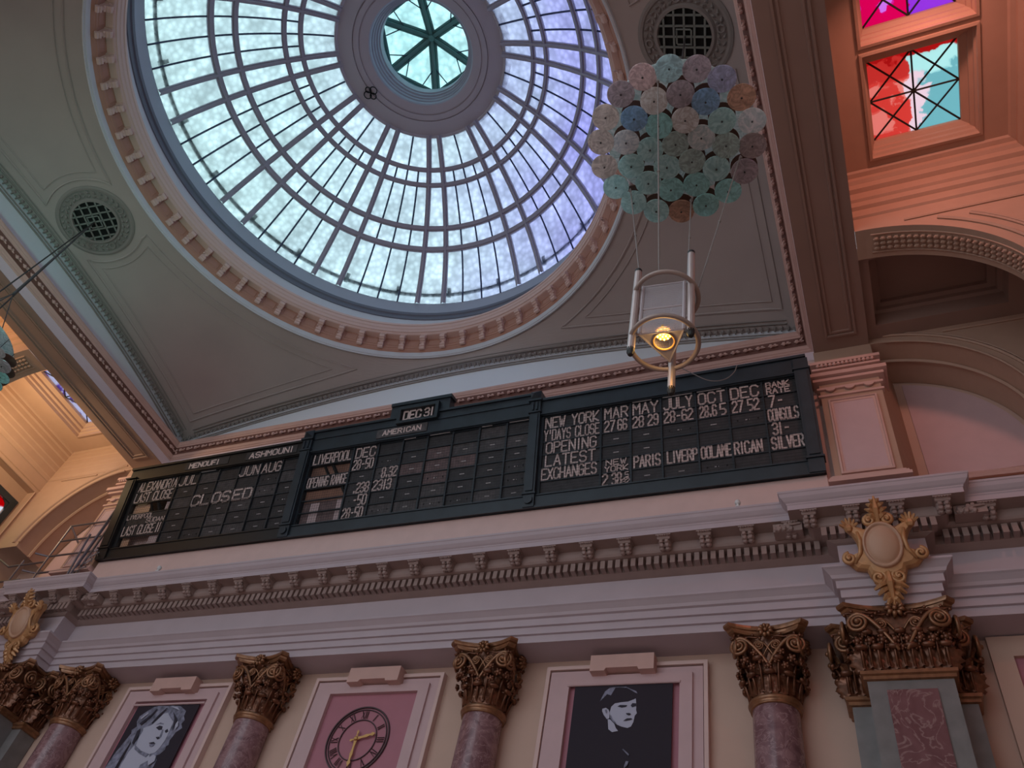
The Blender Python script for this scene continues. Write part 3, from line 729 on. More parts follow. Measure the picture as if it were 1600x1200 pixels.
# ---- side bays: coffered ceilings with skylights, half arches, lunettes. sx=+1 right, -1 mirrored left
def mir(sx, x): return x if sx == 1 else -21.02 - x
def ring_rect(x0, x1, y0, y1, z): return [(x0, y0, z), (x1, y0, z), (x1, y1, z), (x0, y1, z)]
def side_bay(sx):
    T = lambda p: (mir(sx, p[0]), p[1], p[2])
    H = 1.6
    side = 'right' if sx == 1 else 'left'
    # coffers with deep stepped cornice and skylights
    out = [.0, 0]
    STEPS = [(.0, 0), (.04, -.05), (.14, -.08), (.14, -.20), (.22, -.26), (.24, -.42), (.34, -.46), (.34, -.72), (.40, -.76), (.42, -.92), (.50, -.96), (.50, -1.22), (.56, -1.26), (.60, -1.38)]
    def coffer(cx0, cx1, cy0, cy1, zf_, kx, ky, kl, SKY, gx0, gx1, kinds, r):
        a = MB(); a.skin([[T(p) for p in ring_rect(cx0-d*.12, cx1+d*kx, cy0-d*kl, cy1+d*ky, zf_+z)] for d, z in STEPS], True)
        if r is None: r = obj('ceiling_bay_' + side, a, M['bay'], kind='structure')
        else: obj('stepped_cornice', a, M['bay'], r)
        sx0, sx1 = gx0-.12, gx1+.14
        a = MB(); ys = [cy0]; OP = sorted((q[0]-.32, q[1]+.18) for q in SKY)
        for y0_, y1_ in OP: ys += [y0_, y1_]
        ys.append(cy1)
        for i in range(0, len(ys), 2): a.poly([T(p) for p in ring_rect(cx0, cx1, ys[i], ys[i+1], zf_)])
        for y0_, y1_ in OP:
            a.poly([T(p) for p in ring_rect(cx0, sx0, y0_, y1_, zf_)]); a.poly([T(p) for p in ring_rect(sx1+.12, cx1, y0_, y1_, zf_)])
        obj('coffer_field', a, M['bay'], r)
        for i, (gy0, gy1) in enumerate(SKY):
            WN[0] += 1
            wn = bpy.data.objects.new('window_%d' % WN[0], None); COL.objects.link(wn); wn['kind'] = 'structure'
            wn.location = T(((sx0+sx1)/2, (gy0+gy1)/2, zf_)); zg = zf_+.5
            fr = [(sx0-.06, sx1+.18, gy0-.38, gy1+.24, -.00), (sx0-.06, sx1+.18, gy0-.38, gy1+.24, -.05), (sx0, sx1+.12, gy0-.32, gy1+.18, -.06), (sx0, sx1+.12, gy0-.32, gy1+.18, .06), (sx0+.03, sx1+.08, gy0-.24, gy1+.13, .10), (sx0+.03, sx1+.08, gy0-.24, gy1+.13, .20), (sx0+.07, sx1, gy0-.14, gy1+.08, .24), (sx0+.07, sx1, gy0-.14, gy1+.08, .32), (gx0, gx1, gy0, gy1, .40), (gx0, gx1, gy0, gy1, .5)]
            a = MB(); a.skin([[T(p) for p in ring_rect(q[0], q[1], q[2], q[3], zf_+q[4])] for q in fr], True); obj('skylight_frame', a, M['bay'], wn)
            gm = GM[kinds[min(i, len(kinds)-1)]]
            P = {}
            for a_ in range(5):
                for b_ in range(5): P[a_, b_] = (gx0+(gx1-gx0)*a_/4, gy0+(gy1-gy0)*b_/4)
            tris = []
            for cor, mid in [((0,0),(1,1)), ((4,0),(3,1)), ((4,4),(3,3)), ((0,4),(1,3))]:
                ex, ey = (2, cor[1]), (cor[0], 2)
                tris += [(cor, ex, mid), (cor, ey, mid), ((2, 2), ex, mid), ((2, 2), ey, mid)]
            for t in tris:
                b = MB(); b.prism([T((*P[q], zg)) for q in t], (0, 0, .03)); obj('pane', b, gm, wn)
            b = MB()
            for p, q in [((0,0),(4,4)), ((0,4),(4,0)), ((2,0),(2,4)), ((0,2),(4,2)), ((2,0),(4,2)), ((4,2),(2,4)), ((2,4),(0,2)), ((0,2),(2,0))]: b.tube([T((*P[p], zg-.02)), T((*P[q], zg-.02))], .022, 5)
            obj('lead_bars', b, M['rubber'], wn)
        return r
    if sx == 1:
        YA, YB = 10.22, 10.98
        r = coffer(1.32, 4.74, -4.0, 9.68, 18.9+H, 1, 1, 1, [(7.39, 9.27), (4.78, 6.66), (2.17, 4.05), (-.44, 1.44)], 2.11, 3.92, ['red_teal', 'magenta'], None)
    else:
        YA, YB = 8.11, 8.94
        r = coffer(1.32, 4.74, -4.0, 7.57, 18.9+H, 1, 1, 1, [(5.28, 7.16), (2.67, 4.55), (.06, 1.94)], 2.11, 3.92, ['plain'], None)
        coffer(1.32, 5.08, 9.10, 13.32, 18.6+H, .5, .15, .2, [(9.95, 12.45)], 2.2, 4.02, ['plain'], r)
    # transverse half arch: face, soffit, back
    R0, ac = 3.0, (1.28, 14.12+H)
    YM_ = (YA+YB)/2
    arc = [(ac[0]+R0*math.sin(t), ac[1]+R0*math.cos(t)) for t in [PI/2*i/24 for i in range(25)]]
    ztop = 17.62+H; xe = 5.62
    def arch_wall(y0_, y1_, nm, mt, zt=ztop):
        a = MB()
        for yy in (y0_, y1_): a.skin([[T((x, yy, z)) for x, z in arc] + [T((xe, yy, arc[-1][1]))], [T((x, yy, zt)) for x, z in arc] + [T((xe, yy, zt))]])
        a.skin([[T((x, y0_, z)) for x, z in arc], [T((x, y1_, z)) for x, z in arc]])
        return obj(nm, a, mt, r)
    arch_wall(YA, YB, 'transverse_arch', M['bay'])
    a = MB()
    for off, rr_ in ((.28, .045), (.55, .035), (.62, .02)):
        pts = [(ac[0]+(R0+off)*math.sin(t), ac[1]+(R0+off)*math.cos(t)) for t in [R_(18)+PI/2*.8*i/24 for i in range(25)]]
        pts = [p for p in pts if p[1] < 16.98+1.6]
        a.tube([T((x, YA-.02, z)) for x, z in pts], rr_, 5)
    a.tube([T(p) for p in ((2.3, YA-.02, 17.15+H), (4.6, YA-.02, 17.15+H), (5.0, YA-.02, 16.0+H))], .03, 5)
    obj('spandrel_moulding', a, M['bay'], r)
    # leaf garland on the arch soffit
    for k_ in range(30):
        t = R_(8+2.6*k_)
        if t > PI/2: break
        b = MB()
        for yy in (YM_-.12, YM_, YM_+.12):
            p = Vector((ac[0]+(R0-.03)*math.sin(t), yy, ac[1]+(R0-.03)*math.cos(t))); b.ball(T(p), .07, seg=6, rings=4, sq=(1, .75, .6))
        obj('leaf', b, M['bay'], r)
    a = MB()
    for yy in (YM_-.23, YM_+.23): a.tube([T((ac[0]+(R0-.01)*math.sin(t), yy, ac[1]+(R0-.01)*math.cos(t))) for t in [R_(6)+PI/2*.9*i/20 for i in range(21)]], .022, 5)
    obj('soffit_fillet', a, M['bay'], r)
    if sx == 1:
        # small coffer between the arch and the wall
        a = MB(); z0 = 17.30+H
        st = [(4.75, 13.6, 1.15, 10.98, 0), (4.33, 13.02, 1.50, 11.15, 0), (4.33, 13.02, 1.50, 11.15, .45), (4.22, 12.95, 1.58, 11.2, .5), (4.22, 12.95, 1.58, 11.2, .62), (4.05, 12.85, 1.72, 11.3, .66), (4.05, 12.85, 1.72, 11.3, .78)]
        a.skin([[T(p) for p in ring_rect(q[2], q[0], q[3], q[1], z0+q[4])] for q in st], True)
        q = st[-1]; a.poly([T(p) for p in ring_rect(q[2], q[0], q[3], q[1], z0+q[4])])
        a.poly([T(p) for p in ring_rect(4.75, 6.3, 10.98, 13.6, z0)])
        obj('small_coffer', a, M['beam'], r)
    # wall arch: front at 13.4, lunette wall behind at 14.74
    arch_wall(13.42, 14.74, 'wall_arch', M['bay'], 17.5+H)
    a = MB()
    for off, rr_, yy in ((.22, .04, 13.40), (.30, .02, 13.40), (-.02, .03, 13.40)):
        pts = [(ac[0]+(R0+off)*math.sin(t), ac[1]+(R0+off)*math.cos(t)) for t in [R_(6)+PI/2*.9*i/24 for i in range(25)]]
        a.tube([T((x, yy, z)) for x, z in pts], rr_, 5)
    a.tube([T(p) for p in ((2.9, 13.40, 17.12+H), (4.6, 13.4, 17.12+H))], .03, 5)
    pts = [(ac[0]+(R0-.03)*math.sin(t), ac[1]+(R0-.03)*math.cos(t)) for t in [PI/2*i/24 for i in range(25)]]
    a.tube([T((x, 14.0, z)) for x, z in pts], .05, 5)
    obj('arch_moulding', a, M['bay'], r)
    a = MB()
    a.prism([T((1.30, 13.41, 12.2+H)), T((1.70, 14.75, 12.2+H)), T((1.3, 14.75, 12.2+H))], (0, 0, 4.95)); obj('arch_jamb', a, M['bay'], r)
    a = MB(); lz = 13.72+H
    a.prism([T((x, 14.75, z)) for x, z in [(1.9, lz)] + [(ac[0]+(R0-.12)*math.sin(t), ac[1]+(R0-.12)*math.cos(t)) for t in [R_(12)+R_(84)*i/16 for i in range(17)] if ac[1]+(R0-.12)*math.cos(t) > lz]], (0, -.03 , 0))
    obj('lunette_panel', a, M['wallpink'], r)
    a = MB()
    for zz, yy, rr_ in ((lz-.02, 14.68, .04), (lz-.12, 14.66, .05), (lz-.36, 14.64, .05)): a.tube([T((1.9, yy, zz)), T((4.4, yy, zz))], rr_, 5)
    a.box(*sorted((mir(sx, 1.7), mir(sx, 5.4))), 14.55, 14.75, lz-1.0, lz-.75); a.box(*sorted((mir(sx, 1.7), mir(sx, 5.4))), 14.45, 14.75, lz-1.25, lz-1.0)
    obj('sill_moulding', a, M['corn'], r)
    # far side arcade wall of the bay, with its own impost
    if sx == 1: a = MB(); a.box(5.3, 5.62, -6, 13.6, 16.9+H, 18.9+H); obj('outer_beam', a, M['bay'], r)
    return r
WN = [1]
GM = {k_: stained(k_ + '_glass', k_) for k_ in ('red_teal', 'magenta', 'plain', 'crimson_yellow')}
side_bay(1); side_bay(-1)
# small stained window in the left outer wall
wn = bpy.data.objects.new('window_10', None); COL.objects.link(wn); wn['kind'] = 'structure'; wn.location = (xr, (WY0+WY1)/2, WZ0)
for i in range(2):
    for j in range(2):
        ya_, yb_, za_, zb_ = WY0+(WY1-WY0)*i/2+.01, WY0+(WY1-WY0)*(i+1)/2-.01, WZ0+(WZ1-WZ0)*j/2+.01, WZ0+(WZ1-WZ0)*(j+1)/2-.01
        b = MB(); b.box(xr-.06, xr-.03, ya_, yb_, za_, zb_); obj('pane', b, GM['crimson_yellow'], wn)
b = MB()
for (yc_, zc_, dy_, dz_) in ((WY1, WZ1, -1, -1), (WY1, WZ0, -1, 1), (WY0, WZ1, 1, -1), (WY0, WZ0, 1, 1)):
    b.prism([(xr-.02, yc_, zc_), (xr-.02, yc_+dy_*.3, zc_), (xr-.02, yc_+dy_*.1, zc_+dz_*.1), (xr-.02, yc_, zc_+dz_*.3)], (.04, 0, 0))
obj('corner_fillet', b, M['board'], wn)

# ================================================================== COLUMNS
CAPT = .5375*S_ + 1.6   # top of the capitals
def leaf_mesh(h, w_, curl, nm, mt, ribs=3):
    # acanthus leaf in local space: x across, z up, y outwards (negative = towards the viewer handled by rotation)
    b = MB(); n_ = 9; rows = []
    for i in range(n_+1):
        t = i/n_; lob = 1 + .22*math.sin(t*PI*7)
        hw = w_*.5*(.75+.45*math.sin(PI*min(1, t*1.05)))*lob*(1 if t < .8 else (1-(t-.8)*2.2))
        out = .02 + curl*max(0, t-.55)**2*4.5; z = h*(t if t < .85 else .85+(t-.85)*.2) - (h*.16*max(0, (t-.85)/.15))
        row = []
        for j in range(-3, 4):
            u = j/3; y = out + .045*(1-abs(u))*(1-t*.5) + (.022 if j % 2 == 0 else -.012) - .05*u*u
            row.append((hw*u, y, z))
        rows.append(row)
    b.skin(rows)
    b.tube([(0, .05, .02), (0, .09+curl*.15, h*.6), (0, .06+curl*.75, h*.88)], [.03, .025, .02], 5)
    b.ball((0, curl*.92+.02, h*.80), w_*.26, seg=7, rings=5, sq=(1.25, .7, .6))
    return b.mesh(nm, mt, True)
LF1 = leaf_mesh(.46, .36, .17, 'acanthus_leaf', M['gilt']); LF2 = leaf_mesh(.74, .34, .22, 'acanthus_leaf', M['gilt'])
def volute_mesh(sgn, R0=.185, nm='volute', mt=None, stem=.55):
    # in the x-z plane, spiral whose stem drops back to the middle of the face
    b = MB(); pts = []; rad = []
    for i in range(12):
        t = i/11; x = -sgn*(stem*(1-t)); z = -.52*(1-t)**1.6 + R0*(1-0)*math.sin(t*PI/2)
        pts.append((x, -.20*(1-t)**1.3, z)); rad.append(.028+.014*t)
    for i in range(1, 34):
        an = PI/2 - i/33*PI*2*2.25; r = R0*(1-i/33*.82)
        pts.append((sgn*r*math.cos(an), .0 + .05*i/33, r*math.sin(an))); rad.append(.036-.014*i/33)
    b.tube(pts, rad, 6); b.ball((0, .06, 0), .05, seg=8, rings=5)
    return b.mesh(nm, mt or M['giltlight'], True)
VL, VR = volute_mesh(-1), volute_mesh(1)
def flower_mesh(R0=.13):
    b = MB()
    for k_ in range(9):
        an = 2*PI*k_/9; b.tube([(.3*R0*math.cos(an), .03, .3*R0*math.sin(an)), (R0*.8*math.cos(an), .07, R0*.8*math.sin(an)), (R0*1.15*math.cos(an), .02, R0*1.15*math.sin(an))], [.02, .042, .02], 6)
    b.ball((0, .06, 0), R0*.32, seg=8, rings=5); return b.mesh('fleuron', M['giltlight'], True)
FLW = flower_mesh()
def bud_mesh():
    b = MB(); b.ball((0, .02, 0), .05, seg=6, rings=4)
    for k_ in range(5):
        an = 2*PI*k_/5; b.ball((.05*math.cos(an), .02, .05*math.sin(an)), .03, seg=5, rings=3)
    return b.mesh('rosette', M['gilt'], True)
BUD = bud_mesh()
def vine_mesh():
    b = MB(); b.tube([(-.3, 0, .02), (-.18, .03, -.03), (-.06, 0, .02), (.06, .03, -.03), (.18, 0, .02), (.3, .03, -.02)], [.012, .022, .016, .022, .016, .012], 5)
    for i in range(5): b.ball((-.26+.13*i, .03, .035 if i % 2 else -.04), .032, seg=6, rings=4)
    return b.mesh('vine_scroll', M['gilt'], True)
VINE = vine_mesh()
def abacus_pts(hx, hy, sag, ch=.10, z=0, cx=0, cy=0):
    p = []
    for (ax, ay), (bx, by) in (((-hx+ch, -hy), (hx-ch, -hy)), ((hx, -hy+ch), (hx, hy-ch)), ((hx-ch, hy), (-hx+ch, hy)), ((-hx, hy-ch), (-hx, -hy+ch))):
        nx, ny = (-(by-ay), (bx-ax)); l_ = math.hypot(nx, ny); nx, ny = nx/l_, ny/l_
        for i in range(11):
            t = i/10; s = sag*4*t*(1-t); p.append((cx+ax+(bx-ax)*t+nx*s, cy+ay+(by-ay)*t+ny*s, z))
    return p
def face_frame(cx, cy, z, ang):   # local +y = outward direction at angle ang (0 = towards the viewer, -Y)
    return Matrix.Translation((cx, cy, z)) @ Matrix.Rotation(PI+ang, 4, 'Z')
def make_column(xc, yc, label):
    r = thing('marble_column', label, 'column', (xc, yc, 0), 'marble columns along the wall')
    zb = 9.90; rs = .415
    b = MB(); b.lathe((xc, yc, 0), [(.60, .0), (.60, .25), (.54, .3), (.58, .42), (.49, .52), (.49, 1.5), (.47, 5), (rs+.005, 9.5), (rs, zb)], 40); obj('shaft', b, M['marble'], r, smooth=True)
    b = MB(); b.lathe((xc, yc, zb), [(rs-.01, -.10), (rs+.035, -.10), (rs+.035, -.07), (rs+.02, -.06), (rs+.06, -.03), (rs+.075, .01), (rs+.055, .05), (rs-.02, .07)], 40); obj('astragal', b, M['giltlight'], r, smooth=True)
    H_ = CAPT - zb
    b = MB(); b.lathe((xc, yc, zb), [(rs-.02, .0), (rs-.02, .35), (rs, .8), (rs+.06, H_-.30), (rs+.10, H_-.16)], 32); bell = obj('capital', b, M['gilt'], r, smooth=True)
    b = MB(); z1 = CAPT
    b.skin([abacus_pts(.79-d, .79-d, .20, .12, z, xc, yc) for d, z in ((.14, z1-.17), (.10, z1-.165), (.07, z1-.13), (.06, z1-.09), (.02, z1-.085), (.0, z1-.05), (0, z1-.005), (.3, z1-.004))], True)
    b.poly(abacus_pts(.65, .65, .20, .12, z1-.17, xc, yc)); obj('abacus', b, M['giltlight'], bell)
    for k_ in range(10):
        an = 2*PI*k_/10; mw = face_frame(xc, yc, zb+.06, an) @ Matrix.Translation((0, rs-.02, 0)); obj('acanthus_leaf', LF1, None, bell, mw=mw)
    for k_ in range(10):
        an = 2*PI*(k_+.5)/10; mw = face_frame(xc, yc, zb+.10, an) @ Matrix.Translation((0, rs-.02, 0)); obj('acanthus_leaf', LF2, None, bell, mw=mw)
    for k_ in range(4):
        an = PI/2*k_
        F_ = face_frame(xc, yc, z1, an)
        obj('fleuron', FLW, None, bell, mw=F_ @ Matrix.Translation((0, .62, -.14)))
        obj('vine_scroll', VINE, None, bell, mw=F_ @ Matrix.Translation((-.38, .58, -.24))); obj('vine_scroll', VINE, None, bell, mw=F_ @ Matrix.Translation((.38, .58, -.24)))
        obj('volute', VR, None, bell, mw=F_ @ Matrix.Translation((.50, .60, -.44)) @ Matrix.Rotation(R_(-14), 4, 'Z'))
        obj('volute', VL, None, bell, mw=F_ @ Matrix.Translation((-.50, .60, -.44)) @ Matrix.Rotation(R_(14), 4, 'Z'))
        obj('helix', VR, None, bell, mw=F_ @ Matrix.Translation((.15, .56, -.40)) @ Matrix.Scale(.55, 4)); obj('helix', VL, None, bell, mw=F_ @ Matrix.Translation((-.15, .56, -.40)) @ Matrix.Scale(.55, 4))
        for sx in (-.42, -.14, .14, .42): obj('rosette', BUD, None, bell, mw=F_ @ Matrix.Translation((sx, .54, -.70)) @ Matrix.Scale(1.2, 4))
        for sx in (-.22, .22): obj('rosette', BUD, None, bell, mw=F_ @ Matrix.Translation((sx*1.1, .56, -.56)))
        for sx in (-.30, .0, .30): obj('rosette', BUD, None, bell, mw=F_ @ Matrix.Translation((sx, .58, -.86)))
    return r
YC = .8055*S_
col = make_column(-.0955*S_, YC, 'pink marble column just left of the grey pier, rightmost of the round columns')
dup(col, (-.3262*S_, 0, 0), 'pink marble column between the clock and the banner of the dark-haired man')
dup(col, (-.3262*2*S_, 0, 0), 'pink marble column between the curly-haired portrait banner and the clock')
dup(col, (-.3262*3*S_, 0, 0), 'pink marble column at the far left beside the left grey pier')

def rect_cap(r, xc, y0, y1, hw, zb, hflare):
    z1 = CAPT; H_ = z1-zb
    b = MB(); prof = [(.0, 0), (.0, H_*.35), (.02, H_*.6), (hflare*.5, H_*.85), (hflare*.6, H_-.16)]
    b.skin([[(xc-hw-d, y1, zb+z), (xc-hw-d, y0-d, zb+z), (xc+hw+d, y0-d, zb+z), (xc+hw+d, y1, zb+z)] for d, z in prof]); bell = obj('capital', b, M['gilt'], r)
    b = MB(); b.skin([[(xc-hw-d, y1, zb+z), (xc-hw-d, y0-d, zb+z), (xc+hw+d, y0-d, zb+z), (xc+hw+d, y1, zb+z)] for d, z in ((.0, -.12), (.05, -.11), (.05, -.05), (.09, -.03), (.09, .03), (.05, .06), (0, .07))]); obj('astragal', b, M['giltlight'], bell)
    cy = (y0+y1)/2; hy = (y1-y0)/2
    b = MB()
    b.skin([abacus_pts(hw+hflare-d, hy+hflare-d, .22, .13, z, xc, cy) for d, z in ((.14, z1-.17), (.10, z1-.165), (.07, z1-.13), (.06, z1-.09), (.02, z1-.085), (.0, z1-.05), (0, z1-.005), (.3, z1-.004))], True)
    b.poly(abacus_pts(hw+hflare-.14, hy+hflare-.14, .22, .13, z1-.17, xc, cy)); obj('abacus', b, M['giltlight'], bell)
    n_ = max(2, round(2*hw/.25))
    for row_, (mesh_, dz) in enumerate(((LF1, .06), (LF2, .10))):
        for i in range(n_+1-row_):
            x = xc-hw+ (2*hw)*(i+.5*row_)/n_
            obj('acanthus_leaf', mesh_, None, bell, mw=face_frame(x, y0-.0, zb+dz, 0))
        for s in (-1, 1):
            m_ = max(1, round(2*hy/.28))
            for i in range(m_): obj('acanthus_leaf', mesh_, None, bell, mw=face_frame(xc+s*hw, y0+(i+.5-.25*row_)*2*hy/m_, zb+dz, s*PI/2))
    F_ = Matrix.Translation((xc, y0-hflare*.62, z1)) @ Matrix.Rotation(PI, 4, 'Z')
    obj('fleuron', FLW, None, bell, mw=F_ @ Matrix.Translation((0, .0, -.16)) @ Matrix.Scale(1.15, 4))
    o_ = hw+hflare-.33
    obj('volute', VR, None, bell, mw=F_ @ Matrix.Translation((o_, .08, -.44)) @ Matrix.Rotation(R_(-12), 4, 'Z')); obj('volute', VL, None, bell, mw=F_ @ Matrix.Translation((-o_, .08, -.44)) @ Matrix.Rotation(R_(12), 4, 'Z'))
    for s in (-1, 1):
        obj('vine_scroll', VINE, None, bell, mw=F_ @ Matrix.Translation((s*.40, .0, -.24))); obj('vine_scroll', VINE, None, bell, mw=F_ @ Matrix.Translation((s*(o_-.05), .05, -.23)))
        G_ = Matrix.Translation((xc+s*(hw+hflare*.62), cy, z1)) @ Matrix.Rotation(PI+s*PI/2, 4, 'Z')
        obj('volute', VR if s == 1 else VL, None, bell, mw=G_ @ Matrix.Translation((s*(hy+hflare-.33), .06, -.44)))
        obj('volute', VL if s == 1 else VR, None, bell, mw=G_ @ Matrix.Translation((-s*(hy+hflare-.33), .06, -.44)))
    for sx in (-.28, .28): obj('helix', VR if sx > 0 else VL, None, bell, mw=F_ @ Matrix.Translation((sx, .0, -.44)) @ Matrix.Scale(.6, 4))
    for i in range(8): obj('rosette', BUD, None, bell, mw=F_ @ Matrix.Translation((-.7+.2*i, -.04, -.74)) @ Matrix.Scale(1.25, 4))
    for i in range(5): obj('rosette', BUD, None, bell, mw=F_ @ Matrix.Translation((-.6+.3*i, -.02, -.62 - .05*(i % 2))))
    for i in range(7): obj('rosette', BUD, None, bell, mw=F_ @ Matrix.Translation((-.66+.22*i, -.08, -.86)))
    return bell
def make_pier(xc, label):
    r = thing('marble_pier', label, 'pier', (xc, 14.2, 0), 'grey marble piers with gilt capitals')
    zb = 9.98
    b = MB(); b.box(xc-.665, xc+.665, 13.63, 14.7, 0, zb); obj('shaft', b, M['grey_marble'], r)
    b = MB(); b.box(xc-.98, xc+.98, 14.22, 14.74, 0, zb-.12); obj('side_shaft', b, M['grey_marble'], r)
    b = MB(); b.box(xc-.385, xc+.385, 13.60, 13.62, 1.5, zb-.30)
    obj('rose_inlay', b, M['marble2'], r)
    rect_cap(r, xc, 14.22, 14.72, .98, zb-.12, .27)
    rect_cap(r, xc, 13.63, 14.2, .665, zb, .31)
    return r
pr = make_pier(.032*S_, 'grey marble pier with rose inlay and wide gilt capital, right of the round columns')
dup(pr, (-1.232*S_, 0, 0), 'grey marble pier with gilt capital at the left edge of the photo')

# ================================================================== CARTOUCHES
def make_cartouche(xc, label):
    zb = 9.65+1.6; y0 = 13.48
    r = thing('cartouche', label, 'cartouche', (xc, y0, zb), 'gilt cartouches on the entablature')
    lean = math.atan2(.62, 1.80)
    T = Matrix.Translation((xc, y0, zb)) @ Matrix.Rotation(lean, 4, 'X')
    # local: x right, z up, -y outward; total height 1.95
    b = MB(); half = [(0, .45), (.16, .42), (.30, .50), (.34, .62), (.52, .66), (.66, .80), (.60, .92), (.46, .93), (.42, 1.05), (.44, 1.20), (.50, 1.34), (.60, 1.45), (.56, 1.58), (.40, 1.50), (.27, 1.43), (.16, 1.50), (.12, 1.62), (0, 1.68)]
    loop_ = [(x, z) for x, z in half] + [(-x, z) for x, z in half[::-1][1:-1]]
    rows = []
    for k_, (sc, y) in enumerate(((1, .02), (1, -.07), (.93, -.13), (.8, -.17), (.55, -.18))): rows.append([(x*sc, y, 1.02+(z-1.02)*sc) for x, z in loop_])
    b.skin(rows, True); b.poly(rows[-1]); sh = obj('shield', b, M['cartgold'], r, mw=T, smooth=False)
    b = MB(); rows = []
    for rr_, y in ((1.22, -.15), (1.20, -.22), (1.10, -.25), (1.03, -.21), (1.0, -.20), (.95, -.225), (.75, -.26), (.45, -.285), (.0, -.295)):
        rows.append([(.285*rr_*math.cos(t), y, 1.06+.365*rr_*math.sin(t)) for t in [2*PI*j/32 for j in range(32)]])
    b.skin(rows, True); obj('oval_boss', b, M['cartoval'], r, mw=T, smooth=True)
    def scroll(cx_, cz_, R0, s, up=1, rad=.05):
        pts = [(cx_ + s*R0*(1-i/26*.8)*math.cos(PI/2-up*i/26*4.2*PI/1.4), -.12-.10*i/26, cz_+R0*(1-i/26*.8)*math.sin(PI/2-up*i/26*4.2*PI/1.4)) for i in range(27)]
        b = MB(); b.tube(pts, [rad*(1-.5*i/26) for i in range(27)], 6); b.ball((cx_, -.2, cz_), R0*.28, seg=7, rings=4); obj('scroll', b, M['cartgold'], r, mw=T, smooth=True)
    for s in (-1, 1):
        scroll(s*.60, .86, .11, s); scroll(s*.17, .46, .13, -s); scroll(s*.15, 1.56, .10, s)
        b = MB()
        for k_ in range(6):
            an = R_(20+28*k_) if s > 0 else R_(160-28*k_)
            b.tube([(s*.52, -.10, 1.44), (s*.52+.17*math.cos(an), -.19, 1.46+.19*math.sin(an))], [.055, .022], 5)
        b.ball((s*.53, -.16, 1.44), .085, seg=6, rings=4); obj('side_leaf', b, M['cartgold'], r, mw=T)
        b = MB(); b.tube([(s*.40, -.16, 1.36), (s*.37, -.20, 1.15), (s*.40, -.18, .95), (s*.52, -.16, .76)], [.03, .045, .045, .03], 6); obj('strapwork', b, M['cartgold'], r, mw=T, smooth=True)
    b = MB()
    for k_, (z, wd) in enumerate(((1.64, .16), (1.74, .19), (1.84, .15), (1.93, .08))):
        for s in (-1, 1): b.tube([(0, -.14, z-.06), (s*wd*.6, -.22, z), (s*wd, -.16, z+.05)], [.055, .05, .015], 5)
    b.tube([(0, -.14, 1.5), (0, -.25, 1.75), (0, -.20, 2.02)], [.05, .055, .02], 6); obj('top_leaf', b, M['cartgold'], r, mw=T)
    b = MB()
    for k_, (z, wd) in enumerate(((.40, .25), (.30, .28), (.20, .23), (.10, .16), (.02, .10))):
        for s in (-1, 1): b.tube([(0, -.10, z+.10), (s*wd*.6, -.17, z+.02), (s*wd, -.13, z-.05)], [.05, .055, .025], 5)
    b.tube([(0, -.12, .62), (0, -.22, .35), (0, -.12, -.05)], [.035, .06, .03], 6); obj('bottom_leaf', b, M['cartgold'], r, mw=T)
    return r
ca = make_cartouche(.0325*S_, 'gilt scrolled cartouche with oval boss above the right grey pier')
dup(ca, (-1.232*S_, 0, 0), 'gilt scrolled cartouche with oval boss above the left pier')

